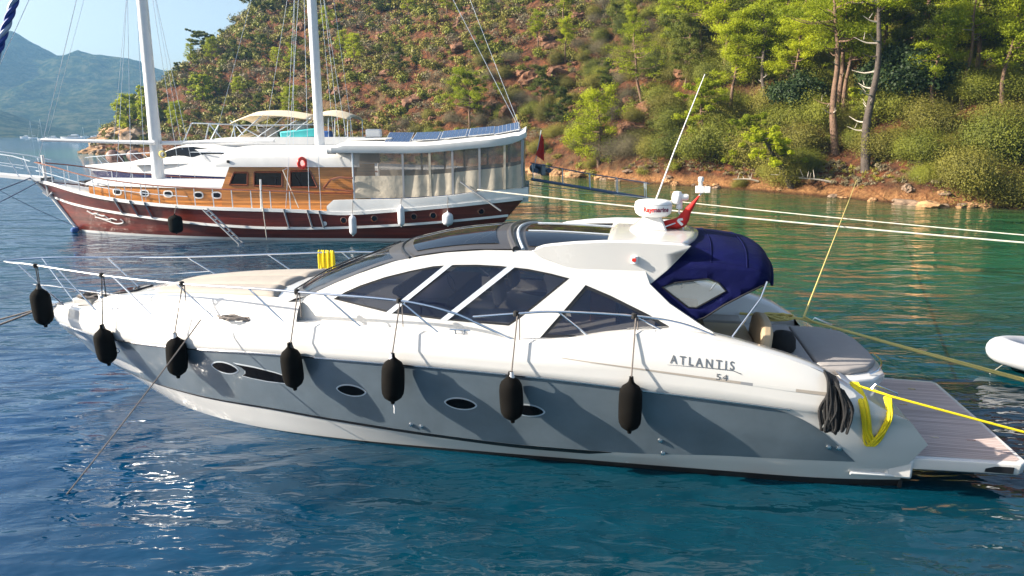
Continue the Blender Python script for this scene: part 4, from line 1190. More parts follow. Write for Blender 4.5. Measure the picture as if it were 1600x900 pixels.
for sgn in (1, -1): MB().box((2.9, sgn * 2.05, 2.25), (6.6, .6, .7)).build('saloon_bench', M['bluecloth'], GUL, bevel=.06)
MB().box((1.2, -2.2, 3.0), (2.8, .2, .42)).build('bench_back', M['bluecloth'], GUL, bevel=.05)
# masts, spars, rigging
MB().tube([(17.62, 0, 1.6), (17.5, 0, 7), (17.38, 0, 13), (17.25, 0, 20)], [.30, .27, .25, .2], 18).build('mast', M['spar'], GUL)
MB().tube([(9.2, 0, 1.6), (9.18, 0, 7), (9.15, 0, 13), (9.1, 0, 24)], [.24, .23, .22, .18], 18).build('mast', M['spar'], GUL)
MB().tube([(17.4, .3, 4.52), (23.2, .3, 4.66)], [.10, .075], 10).build('boom', M['spar'], GUL)
MB().tube([(17.2, .0, 4.5), (11.5, 0, 4.62)], .10, 10).build('boom', M['spar'], GUL)
ml = MB(); ml.lathe([(.13, -.04), (.2, 0), (.13, .04), (.13, -.04)], 14, Matrix.Translation((17.1, .28, 3.95)) @ Matrix.Rotation(rad(80), 4, 'X')); ml.build('halyard_coil', M['rope_t'], GUL)
def stay(a, b, r=.013, m='alu'): MB().tube([a, b], r, 5).build('rigging_wire', M[m], GUL)
stay((23.75, 0, 3.6), (17.3, 0, 19.5), .016)
stay((28.3, 0, 3.2), (17.25, 0, 20), .016)
stay((-.87, 0, 5.0), (9.1, 0, 23.8), .013); stay((-.9, .1, 5.0), (4.6, .05, 18.6), .012)
for sgn in (1, -1):
    for x in (16.9, 17.7, 18.6): stay((x, sgn * (gY(x, gCap(x)) + .08), gCap(x) + .15), (17.3, sgn * .1, 18.5 if x == 17.7 else 15.5), .012)
    for x in (8.35, 8.9, 10.0): stay((x, sgn * (gY(x, gCap(x)) + .08), gCap(x) + .15), (9.12, sgn * .1, 20 if x == 8.9 else 16), .012)
    stay((17.3, sgn * .15, 2.6), (17.3, sgn * .12, 16), .008)
for p, q in (((15.9, .6, 4.2), (17.3, .0, 18)), ((14.8, -.5, 4.5), (9.2, 0, 19)), ((19.5, .3, 4.6), (17.35, 0, 15)), ((22.9, .3, 4.7), (17.35, 0, 18)), ((12.0, 0, 4.6), (9.15, 0, 16)), ((10.6, .8, 4.3), (9.15, 0, 18)), ((10.2, 1.0, 4.3), (9.15, 0, 22)), ((8.3, .6, 4.6), (9.1, 0, 20)), ((7.6, -.4, 4.6), (9.1, 0, 22))):
    stay(p, q, .009)
# block and tackle, boat hook
MB().tube([(11.2, 3.0, 1.5), (11.15, 2.95, 2.9)], .05, 6).build('fender_plank', M['gwhite'], GUL)
MB().tube([(11.1, 3.1, 2.0), (11.0, 3.15, .1)], .02, 5).build('hanging_rope', M['rope_w'], GUL)
MB().tube([(10.2, 2.6, 3.3), (9.4, 3.1, 1.6)], .02, 5).tube([(10.1, 2.2, 3.4), (10.2, 2.6, 3.3)], .02, 5).build('hanging_rope', M['rope_w'], GUL)
MB().tube([(1.9, 2.75, 2.8), (-.0, 3.1, 1.5)], .04, 5).build('boat_hook', M['greyplastic'], GUL)
rmb = MB(); g = random.Random(8)
for k in range(5):
    rmb.lathe([(.12, -.03), (.2, 0), (.12, .03), (.12, -.03)], 10, Matrix.Translation((21.4 + g.uniform(-.6, .6), g.uniform(-.6, .8), 2.45 + g.uniform(0, .2))) @ Matrix.Rotation(g.uniform(0, 1), 4, 'X'))
rmb.build('deck_rope', M['rope_g'], GUL)
MB().box((21.0, .1, 2.5), (.5, .6, .35)).build('windlass', M['bag'], GUL, bevel=.06)
# --- things hung on the gulet
def gfender(x, y, z, r, hh, m, lab, rtop):
    e = empty('fender', gw(x, y, z), 0, lab, 'fender', 'fenders along the maroon gulet')
    fender_mesh(r, hh, 16).build('fender_body', m, e, smooth=60)
    inv = e.matrix_basis.inverted()
    MB().tube([(0, 0, hh + .05), inv @ gw(x, y - .25, rtop)], .014, 5).build('fender_rope', M['rope_g'], e)
gfender(6.86, 3.28, .83, .17, .45, M['fendwhite'], 'long white fender furthest left of those on the maroon stern', 2.0)
gfender(4.6, 3.25, 1.27, .16, .46, M['fendwhite'], 'long white fender hung high, under the middle of the beige curtains', 2.1)
gfender(2.46, 3.15, 1.12, .25, .30, M['fendwhite'], 'round white ball fender nearest the stern of the gulet', 2.2)
gfender(15.36, 3.0, .80, .31, .42, M['fleece'], 'big black fender on the forward maroon planks of the gulet', 1.7)
ld = empty('boarding_ladder', gw(13.7, 3.12, 1.5), rad(178), 'slanting grey boarding ladder from the gulet deck down to the water', 'ladder')
for k, (dy) in enumerate((0, .42)):
    MB().tube([(0, dy, .05), (-1.75, dy + .25, -1.6)], .045, 5).build('ladder_rail', M['greyplastic'], ld)
for k in range(9):
    t = (k + .5) / 9
    MB().tube([(-1.75 * t, .25 * t, .05 - 1.65 * t), (-1.75 * t, .42 + .25 * t, .05 - 1.65 * t)], .035, 5).build('ladder_rung', M['alu'], ld)
mb = MB().lathe([(.22 + .08 * math.cos(a), .075 * math.sin(a)) for a in [2 * math.pi * k / 10 for k in range(11)]], 24, GM @ Matrix.Translation((9.36, 2.32, 3.62)) @ Matrix.Rotation(rad(62), 4, 'Z') @ Matrix.Rotation(rad(90), 4, 'X'))
top(mb, 'lifebuoy', M['redgloss'], 'red lifebuoy ring hung on the white roof of the gulet deckhouse', 'lifebuoy')
# gangway and dark dinghy at the gulet stern
gg = empty('gangway', gw(-1.35, 0, 2.75), rad(178), 'narrow blue-grey gangway with rope rails stretched out over the water behind the gulet', 'gangway')
a = Vector((0, 0, 0)); b = Vector((-5.9, 0, -.95))
for y in (.28, -.28): MB().tube([a + Vector((0, y, 0)), b + Vector((0, y, 0))], .055, 6).build('gangway_beam', M['bluegrey'], gg)
MB().box((a + b) / 2, ((b - a).length, .5, .04), Matrix.Rotation(-math.atan2(.95, 5.9), 3, 'Y')).build('gangway_tread', M['bluegrey'], gg)
for t in (.02, .27, .5, .73, .97):
    for y in (.28, -.28):
        p = a.lerp(b, t) + Vector((0, y, 0)); MB().tube([p, p + Vector((.05, 0, .78))], .022, 5).build('gangway_post', M['alu'], gg)
for y in (.28, -.28): MB().tube([a + Vector((.05, y, .8)), b * .5 + Vector((.05, y, .74)), b + Vector((.05, y, .76))], .018, 5).build('gangway_rope', M['bluegrey'], gg)
for (x, y, z) in ((-5.9, .28, .0), (-5.8, -.28, .0)): MB().tube([b + Vector((0, y, 0)), b + Vector((-.3, y * .6, -.25))], .03, 5).build('gangway_foot', M['bluegrey'], gg)
dn = empty('dinghy', gw(-1.75, -1.3, 3.15), rad(100), 'dark blue dinghy hoisted behind the gulet stern below a red flag', 'dinghy')
MB().tube(spline([(-1.2, .45, 0), (0, .45, 0), (.9, .3, .12), (1.25, 0, .22), (.9, -.3, .12), (0, -.45, 0), (-1.2, -.45, 0)], 5), .17, 10).build('dinghy_tube', M['bluegrey'], dn, smooth=60)
MB().grid([[(-1.2, -.4, -.05), (-1.2, 0, -.3), (-1.2, .4, -.05)], [(.3, -.38, 0), (.3, 0, -.3), (.3, .38, 0)], [(1.15, -.05, .1), (1.2, 0, 0), (1.15, .05, .1)]]).build('dinghy_hull', M['black'], dn)
MB().box((-1.3, 0, .05), (.22, .3, .75)).build('outboard_motor', M['greyplastic'], dn, bevel=.06)
fl = empty('flag', gw(-1.5, .2, 3.3), 0, 'red flag drooping on a slanted staff at the gulet stern', 'flag')
fl.scale = (.8, .8, .85); dn.scale = (.75, .75, .75)
MB().tube([(0, 0, 0), (.42, 0, 2.15)], .025, 6).build('flag_staff', M['alu'], fl)
rows = []
for i in range(9):
    t = i / 8
    rows.append([(.40 - .30 * t + (.52 * s) * (.35 + .65 * t), .06 * math.sin(s * 9 + t * 4), 2.0 - 1.25 * t - .35 * s) for s in [j / 8 for j in range(9)]])
MB().grid(rows).build('flag_cloth', M['red'], fl, smooth=60)
# ropes from the gulet
mb = MB().tube(sag(gw(1.1, 2.9, 2.45), (19.6, 23.6, 1.12), .10, 24), .032, 6)
top(mb, 'mooring_line', M['rope_w'], 'thick white gulet stern line crossing the green water, lower of two', 'mooring line')
mb = MB().tube(sag(gw(-.8, -2.0, 2.4), (21.0, 25.5, 1.1), .12, 24), .022, 6)
top(mb, 'mooring_line', M['rope_w'], 'thinner white stern line running just above and behind the thick white one', 'mooring line')
kn = MB()
for k in range(5):
    p = gw(-5.4 - k * .16, 4.1, 2.0); p.y = 31.0 - 0
    pass
mb = MB()
for (dx, l) in ((0, .9), (.14, .75), (.3, 1.0), (.5, .9), (.66, .4)):
    base = Vector((gw(1.1, 2.9, 2.45))).lerp(Vector((19.6, 23.6, 1.12)), .345 + dx * .035)
    base.z -= .10 * 4 * .36 * .64
    mb.tube([base + Vector((0, 0, .09)), base + Vector((.03, -.03, -.1)), base + Vector((.02, -.02, -l * .8))], .035, 5)
top(mb, 'rope_tails', M['rope_k'], 'short black rope tails tied on the thick white line beside the radar dome', 'rope')
mb = MB().tube(sag(gw(-.9, -2, 2.3), (14.0, 66.0, .6), .8, 18), .012, 5)
top(mb, 'mooring_line', M['rope_w'], 'thin pale line from the gulet stern to the shore under the gangway', 'mooring line')
mb = MB()
mb.tube(sag((-24.3, 34.9, 2.8), (-29.0, 31.5, .6), .05), .03, 6).tube(sag((-23.9, 34.8, 2.6), (-28.0, 30.0, -.2), .15), .025, 6).tube(sag((-22.3, 35.1, .2), (-25.9, 34.5, 2.3), .1), .015, 5)
top(mb, 'mooring_line', M['bluegrey'], 'blue-grey anchor lines slanting down to the left from the gulet bow', 'mooring line')
mb = MB().lathe([(0, -.15), (.16, -.1), (.2, 0), (.16, .1), (0, .15)], 12, Matrix.Translation((-22.55, 35.0, .12)))
top(mb, 'buoy_pad', M['bluecloth'], 'small blue padding at the waterline of the gulet stem', 'padding')
# blue and white rope close to the lens, top left
mb = MB(); A0 = Vector((-2.32, 2.62, 6.02)); B0 = Vector((-2.37, 2.62, 5.62))
def pixpt(px_, py_, d):
    p = rad(12.8); u = (px_ - 800) / 1067.; v = (py_ - 450) / 1067.
    return Vector((u, math.cos(p) - v * math.sin(p), -(math.sin(p) + v * math.cos(p)))) * d + Vector((0, 0, 5))
ra = pixpt(36, -40, 4.0); rb = pixpt(-14, 112, 4.0)
ax = (rb - ra).normalized(); n1 = ax.orthogonal().normalized(); n2 = ax.cross(n1)
L_ = (rb - ra).length
for k in range(3):
    pts = []
    for i in range(61):
        t = i / 60; an_ = t * L_ / .10 * 2 * math.pi * .5 + k * 2 * math.pi / 3
        pts.append(ra + (rb - ra) * t + (n1 * math.cos(an_) + n2 * math.sin(an_)) * .011)
    mb.tube(pts, .0125, 6, mi=0 if k else 1)
top(mb, 'rope', [mat('blue_rope', (.015, .05, .26), .6), mat('pale_blue_rope', (.35, .42, .55), .6)], 'thick twisted blue and white rope close by in the upper left corner', 'rope')
# ================================================================== white flybridge yacht behind the gulet
M['navyhull'] = mat('navy_hull', (.010, .014, .08), .25, coat=.4)
M['canvas'] = mat('beige_canvas', (.62, .53, .38), .8, var=.05)
M['turq'] = mat('turquoise_cover', (.06, .50, .52), .7, var=.1)
WY = empty('flybridge_yacht', (-2, 45, 0), rad(178), 'white flybridge motor yacht with a navy lower hull moored behind the gulet', 'yacht')
WM = Matrix.Translation((-2, 45, 0)) @ Matrix.Rotation(rad(178), 4, 'Z')
wS = pchip([0, 8, 14, 18, 22, 25, 26.3], [2.7, 2.95, 3.15, 3.2, 3.1, 2.9, 2.78])
wK = pchip([0, 8, 14, 18, 22, 25, 26.2], [1.7, 2.0, 2.25, 2.38, 2.5, 2.55, 2.55])
WL = [(lambda x: -.4, gb(2.2, 23.4, 2.6, .01), 23.4, 0), (lambda x: .15, gb(2.4, 24.0, 2.6, .01), 24.0, 0), (wK, gb(2.75, 25.9, 2.4, .01), 25.9, 0), (wS, gb(2.7, 26.3, 2.3, .01), 26.3, 0)]
def wpts(k, sgn):
    zf, bf, xs, xa = WL[k]; return [((xa + (xs - xa) * (1 - (1 - i / 50) ** 1.4)), sgn * bf(xa + (xs - xa) * (1 - (1 - i / 50) ** 1.4)), zf(xa + (xs - xa) * (1 - (1 - i / 50) ** 1.4))) for i in range(51)]
h1 = MB(); h2 = MB()
for sgn in (1, -1):
    r = [wpts(k, sgn) for k in range(4)]
    h1.grid(r[:3]); h2.grid([r[2], blend(r[2], r[3], .5), r[3]])
h1.build('lower_hull', M['navyhull'], WY, smooth=50); h2.build('topside', M['white2'], WY, smooth=50)
r = wpts(3, 1)
MB().grid([[(x, y * u, z + .12 * (1 - u * u)) for u in (1, .5, 0, -.5, -1)] for x, y, z in r]).build('deck', M['offwhite'], WY)
rows = []
for i in range(41):   # sloping coachroof and wheelhouse
    x = 8 + (22.5 - 8) * i / 40
    z1 = float(np.interp(x, [8, 12, 16.5, 18, 19.3, 20.3, 21, 22.5], [4.35, 4.4, 4.42, 4.38, 4.1, 3.72, 3.5, 3.2])); w = 2.0 - .6 * max(0, (x - 17) / 5.5) ** 2; z0 = wS(x) - .1
    rows.append([(x, w + .1, z0), (x, w, z0 + (z1 - z0) * .7), (x, w - .25, z1), (x, 0, z1 + .1), (x, -w + .25, z1), (x, -w, z0 + (z1 - z0) * .7), (x, -w - .1, z0)])
MB().grid(rows).build('wheelhouse', M['white2'], WY, smooth=50)
for sgn in (1, -1):
    P = [(20.35, 3.52), (19.6, 3.92), (18.8, 4.12), (17.9, 4.16), (16.9, 4.02), (16.2, 3.84), (15.8, 3.72), (18, 3.52)]
    wyf = lambda x: 2.0 - .6 * max(0, (x - 17) / 5.5) ** 2
    MB().poly(P, lambda a, b: (a, sgn * (wyf(a) + .06 - .12 * (b - 3.5)), b), step=.4).build('cabin_window', M['tint'], WY)
    P = [(16.6, 3.12), (15.4, 3.5), (14.2, 3.62), (14.2, 3.14)]
    MB().poly(P, lambda a, b: (a, sgn * (wyf(a) + .11), b), step=.4).build('cabin_window', M['tint'], WY)
    MB().tube([(x, sgn * (max(.05, WL[3][1](x) - .1)), wS(x) + .62) for x in [12 + 14.2 * i / 24 for i in range(25)]], .025, 5).build('guard_rail', M['alu'], WY)
    for x in (13, 15, 17, 19, 21, 23, 24.8):
        MB().tube([(x, sgn * (WL[3][1](x) - .1), wS(x)), (x + .5, sgn * max(.05, WL[3][1](x + .5) - .1), wS(x + .5) + .62)], .02, 5).build('stanchion', M['alu'], WY)
# flybridge deck, coaming, bimini, seats
rows = []
for i in range(25):
    x = 7 + (17.6 - 7) * i / 24; w = 2.1 - .5 * max(0, (x - 14) / 3.6) ** 2; h_ = .45 if x < 15.5 else .45 - .2 * (x - 15.5) / 2.1
    rows.append([(x, w - .1, 4.2), (x, w, 4.3), (x, w - .05, 4.3 + h_), (x, w - .18, 4.3 + h_), (x, w - .25, 4.35), (x, -w + .25, 4.35), (x, -w + .18, 4.3 + h_), (x, -w + .05, 4.3 + h_), (x, -w, 4.3), (x, -w + .1, 4.2)])
fb = MB().grid(rows); fb.add(rows[-1], [tuple(range(10))]); fb.build('flybridge', M['white2'], WY, smooth=40)
for (x0, x1, zz) in ((10.4, 15.5, 6.05), (8.0, 10.6, 6.0)):
    rows = []
    for i in range(13):
        t = i / 12; x = x1 + (x0 - x1) * t
        zc_ = zz + .38 * math.sin(math.pi * min(1, t * .9 + .08)) - .3 * max(0, .25 - t) / .25 + (.05 if x0 < 9 else 0)
        rows.append([(x, 1.9 * q, zc_ - .28 * q * q - .10 * abs(math.sin(t * math.pi)) * abs(q)) for q in [-1 + j / 6 for j in range(13)]])
    MB().grid(rows).build('bimini_canvas', M['canvas'], WY, smooth=60, solid=.03)
for sgn in (1, -1):
    for p, q in (((15.5, 5.75), (13.2, 4.5)), ((13.4, 6.1), (15.2, 4.6)), ((15.3, 5.5), (15.2, 4.5)), ((12.8, 5.4), (14.2, 4.5)), ((11.3, 5.75), (13.6, 4.5)), ((10.4, 5.9), (12.2, 4.5)), ((9.3, 5.9), (9.35, 4.5)), ((8.9, 5.9), (8.95, 4.5)), ((8.1, 5.85), (8.15, 4.5)), ((17.2, 4.5), (16.8, 5.55)), ((18.6, 4.45), (17.9, 5.6)), ((16.0, 4.5), (16.8, 5.55))):
        MB().tube([(p[0], sgn * 1.8, p[1]), (q[0], sgn * 1.9, q[1])], .035, 5).build('bimini_frame', M['alu'], WY)
    MB().tube([(15.3, sgn * 1.85, 5.45), (10.2, sgn * 1.85, 5.5)], .028, 5).build('bimini_frame', M['alu'], WY)
MB().tube([(16.8, -1.8, 5.55), (16.8, 1.8, 5.55)], .04, 6).tube([(17.9, -1.8, 5.6), (17.9, 1.8, 5.6)], .04, 6).build('bimini_frame', M['alu'], WY)
MB().box((11.2, 1.45, 4.92), (2.4, .9, .55), Matrix.Rotation(rad(5), 3, 'Y')).build('sofa_cover', M['turq'], WY, bevel=.1)
MB().box((9.6, 1.5, 4.9), (.7, .8, .45)).build('sofa_cover', M['bluecloth'], WY, bevel=.1)
MB().lathe([(0, 0), (.5, 0), (.55, .2), (.5, .5), (.3, .75), (0, .8)], 16, Matrix.Translation((11.4, .6, 5.0))).build('covered_console', M['white2'], WY, smooth=60)
for (x, y) in ((13.3, .8), (12.9, 1.3), (14.0, .2)): MB().box((x, y, 4.95), (.5, .55, .75), Matrix.Rotation(rad(12), 3, 'Y')).build('deck_chair', M['greyplastic'] if x > 13.5 else M['beige'], WY, bevel=.05)
MB().grid([[(15.6, -.9, 4.7), (15.6, .9, 4.7)], [(14.4, -1.1, 5.1), (14.4, 1.1, 5.1)], [(13.9, -1.1, 4.7), (13.9, 1.1, 4.7)]]).build('windshield_cover', M['canvas'], WY, smooth=0)
M['wrap'] = mat('patterned_wrap', (.22, .13, .11), .6, var=.95, vscale=5)
for i, (x, y) in enumerate(((24.9, -1.1), (23.6, -1.3))):
    mb = MB().lathe([(0, -.55), (.3, -.5), (.42, -.25), (.45, 0), (.42, .3), (.3, .5), (0, .55)], 16, WM @ Matrix.Translation((x, y, 3.35)) @ Matrix.Rotation(rad(50), 4, 'Y'))
    top(mb, 'wrapped_bundle', M['wrap'], ['round brown patterned bundle furthest left on the far bow of the flybridge yacht', 'dark striped round bundle on the far bow, right of the brown one'][i], 'bundle')
# covered dome tender on the near side of the white bow
mb = MB(); rows = []
for i in range(13):
    x = 22.6 - 3.4 * i / 12; k = math.sin(math.pi * (i + .3) / 12.8) ** .6
    rows.append([(x, 3.4 + .7 * q, .9 + 1.15 * k * (1 - abs(q) ** 2.2)) for q in [-1 + j / 6 for j in range(13)]])
top(mb.grid([[WM @ Vector(p) for p in r] for r in rows]), 'covered_boat', M['curtain'], 'small boat under a grey-beige cover between the gulet bow and the white yacht', 'boat')

TD.scale = (1.25, 1.25, 1.2)
# ================================================================== WATER
def water_mat():
    m = bpy.data.materials.new('sea_water'); m.use_nodes = True
    nt = m.node_tree; N = nt.nodes; L = nt.links; b = N['Principled BSDF']
    b.inputs['Roughness'].default_value = .03; b.inputs['IOR'].default_value = 1.47
    b.inputs['Specular IOR Level'].default_value = .5
    geo = N.new('ShaderNodeNewGeometry'); tc = N.new('ShaderNodeTexCoord')
    # shore shallows tint, with reflected sky blue and hill green painted into the colour
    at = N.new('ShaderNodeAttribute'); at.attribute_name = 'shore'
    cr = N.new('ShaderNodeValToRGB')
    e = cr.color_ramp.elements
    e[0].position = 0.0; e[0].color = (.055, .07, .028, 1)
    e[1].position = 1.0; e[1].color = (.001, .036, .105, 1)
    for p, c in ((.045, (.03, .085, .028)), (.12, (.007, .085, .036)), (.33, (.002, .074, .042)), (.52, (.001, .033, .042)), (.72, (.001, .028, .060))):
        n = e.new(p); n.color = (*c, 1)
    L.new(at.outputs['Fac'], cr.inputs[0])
    # faint seabed mottling
    nz = N.new('ShaderNodeTexNoise'); nz.inputs['Scale'].default_value = .35; nz.inputs['Detail'].default_value = 5; L.new(geo.outputs['Position'], nz.inputs['Vector'])
    mr = N.new('ShaderNodeMapRange'); mr.inputs['From Min'].default_value = .3; mr.inputs['From Max'].default_value = .7; mr.inputs['To Min'].default_value = .8; mr.inputs['To Max'].default_value = 1.2; L.new(nz.outputs['Fac'], mr.inputs['Value'])
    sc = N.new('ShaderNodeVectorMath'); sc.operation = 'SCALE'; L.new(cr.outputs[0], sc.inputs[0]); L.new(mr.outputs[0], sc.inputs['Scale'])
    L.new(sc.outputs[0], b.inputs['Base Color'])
    # ripples, in metres
    def wave(scale, sx, sy, rot, det, dist, rough=.5):
        mp = N.new('ShaderNodeMapping'); mp.inputs['Scale'].default_value = (sx, sy, 1); mp.inputs['Rotation'].default_value = (0, 0, rad(rot)); L.new(geo.outputs['Position'], mp.inputs['Vector'])
        n = N.new('ShaderNodeTexNoise'); n.inputs['Scale'].default_value = scale; n.inputs['Detail'].default_value = det; n.inputs['Roughness'].default_value = rough; n.inputs['Distortion'].default_value = .6; L.new(mp.outputs[0], n.inputs['Vector'])
        k = N.new('ShaderNodeMath'); k.operation = 'MULTIPLY'; k.inputs[1].default_value = dist; L.new(n.outputs['Fac'], k.inputs[0])
        return k
    ws = [wave(.45, .5, 1, 14, 2, .26), wave(1.4, .42, 1, -8, 1, .10), wave(3.4, .40, 1, 10, 2, .042), wave(9, .5, 1, -15, 1, .007)]
    s = ws[0]
    for w in ws[1:]:
        a = N.new('ShaderNodeMath'); a.operation = 'ADD'; L.new(s.outputs[0], a.inputs[0]); L.new(w.outputs[0], a.inputs[1]); s = a
    bp = N.new('ShaderNodeBump'); bp.inputs['Strength'].default_value = 1; bp.inputs['Distance'].default_value = 1.0
    L.new(s.outputs[0], bp.inputs['Height']); L.new(bp.outputs[0], b.inputs['Normal'])
    return m
# ------------------------------------------------------------------ shore line
SHORE = [(75, 30), (55, 38.5), (42, 42.5), (34.1, 45.8), (29.1, 48.0), (26.5, 51.5), (23.7, 56.5), (18.2, 65.3), (12.9, 70), (7.4, 79.7), (2, 88), (-12, 98), (-28, 113), (-46, 128), (-68, 143), (-86, 155), (-97, 165), (-112, 185), (-121, 204), (-124, 220)]
BACK = [(-118, 236), (-95, 262), (-60, 300), (0, 350), (90, 400), (330, 420), (330, -20), (130, 5)]
LAND = np.array(SHORE + BACK, float)
def shore_dist(X, Y):
    """signed metres from the shore line, positive on land"""
    P = np.stack([X, Y], -1)
    d = np.full(X.shape, 1e9); ins = np.zeros(X.shape, bool)
    n = len(LAND)
    for i in range(n):
        a = LAND[i]; b = LAND[(i + 1) % n]; ab = b - a
        t = np.clip(((P - a) @ ab) / (ab @ ab), 0, 1)
        q = P - (a + t[..., None] * ab)
        d = np.minimum(d, np.hypot(q[..., 0], q[..., 1]))
        c = ((a[1] > Y) != (b[1] > Y)) & (X < (b[0] - a[0]) * (Y - a[1]) / (b[1] - a[1] + 1e-12) + a[0])
        ins ^= c
    return np.where(ins, d, -d)
# value noise on arrays
_pr = np.random.RandomState(3); _tab = _pr.rand(256, 256)
def vnoise(x, y):
    xi = np.floor(x).astype(int); yi = np.floor(y).astype(int); fx = x - xi; fy = y - yi
    fx = fx * fx * (3 - 2 * fx); fy = fy * fy * (3 - 2 * fy)
    g = lambda a, b: _tab[a & 255, b & 255]
    return (g(xi, yi) * (1 - fx) + g(xi + 1, yi) * fx) * (1 - fy) + (g(xi, yi + 1) * (1 - fx) + g(xi + 1, yi + 1) * fx) * fy
def fbm(x, y, o=4):
    s = 0; a = .5
    for k in range(o):
        s = s + a * (vnoise(x * 2 ** k + 17.3 * k, y * 2 ** k + 5.1 * k) - .5); a *= .5
    return s
def ground(X, Y):
    X = np.asarray(X, float); Y = np.asarray(Y, float)
    d = shore_dist(X, Y)
    dl = np.maximum(d + 2.2 * fbm(X / 6, Y / 6, 3), 0) * (d > -3)
    dd = np.where(dl < 48, dl, 48 + 60 * (1 - np.exp(-(dl - 48) / 60)))
    left = np.clip((-X + 20) / 60, 0, 1)
    slope = .72 + .14 * left
    bank = (1.45 + 2.2 * np.clip((-X - 60) / 40, 0, 1)) * np.clip((dl - .9) / (1.0 + 1.0 * left), 0, 1)
    z = .16 * np.minimum(dl, 1.2) + bank + slope * np.maximum(dd - 2.2, 0)
    rough = np.clip(dl / 12, 0, 1)
    z = z + rough * (7.0 * fbm(X / 26, Y / 26, 3) + 3.2 * fbm(X / 7 + 9, Y / 7, 3) + 2.2 * fbm(X / 2.4, Y / 2.4 + 4, 2)) + np.clip(dl, 0, 1) * .7 * fbm(X / 1.3 + 3, Y / 1.3, 2)
    z = np.where(d < -.2 , np.minimum(z, -.3 + .0 * d), z)
    return np.where(d < 0, np.maximum(-2.5, np.minimum(z, d * .35 + .02)), np.maximum(z, .02))
def grid_obj(name, xs, ys, zf, m, kind='structure', attr=None):
    X, Y = np.meshgrid(xs, ys); Z = zf(X, Y)
    nx, ny = len(xs), len(ys)
    co = np.stack([X, Y, Z], -1).reshape(-1, 3)
    i = np.arange((nx - 1) * (ny - 1)); r = i // (nx - 1); c = i % (nx - 1); a = r * nx + c
    q = np.stack([a, a + 1, a + nx + 1, a + nx], -1)
    me = mesh_np(name, co, q)
    if attr:
        at = me.attributes.new(attr[0], 'FLOAT', 'POINT'); at.data.foreach_set('value', attr[1](X, Y).reshape(-1).astype(np.float32))
    me.materials.append(m)
    o = bpy.data.objects.new(name, me); COL.objects.link(o)
    if kind: o['kind'] = kind
    return o
def mesh_np(name, co, q, smooth=True):
    me = bpy.data.meshes.new(name)
    k = q.shape[1]
    me.vertices.add(len(co)); me.vertices.foreach_set('co', np.ascontiguousarray(co, np.float32).reshape(-1))
    me.loops.add(q.size); me.loops.foreach_set('vertex_index', np.ascontiguousarray(q, np.int32).reshape(-1))
    me.polygons.add(len(q)); me.polygons.foreach_set('loop_start', np.arange(0, q.size, k, dtype=np.int32)); me.polygons.foreach_set('loop_total', np.full(len(q), k, np.int32))
    me.polygons.foreach_set('use_smooth', np.full(len(q), smooth))
    me.update(calc_edges=True); me.validate()
    return me
xs = np.concatenate([np.linspace(-1900, -320, 20)[:-1], np.linspace(-320, -60, 40)[:-1], np.linspace(-60, 70, 105)[:-1], np.linspace(70, 300, 30)[:-1], np.linspace(300, 1900, 12)])
ysw = np.concatenate([np.linspace(-400, 0, 10)[:-1], np.linspace(0, 110, 90)[:-1], np.linspace(110, 320, 50)[:-1], np.linspace(320, 1900, 24)])
def shore_reflect_attr(X, Y):
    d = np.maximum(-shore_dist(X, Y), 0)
    lf = np.maximum(np.clip((-X + 2) / 45, 0, 1), np.clip((-X - .5) / 9, 0, 1) * np.clip((24 - Y) / 12, 0, 1)) * np.clip(d / 30, 0, 1)  # blue of the mirrored sky, painted in towards the left
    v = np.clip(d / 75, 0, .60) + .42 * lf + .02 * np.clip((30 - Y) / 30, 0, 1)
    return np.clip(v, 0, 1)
grid_obj('water', xs, ysw, lambda X, Y: np.zeros_like(X), water_mat(), attr=('shore', shore_reflect_attr))

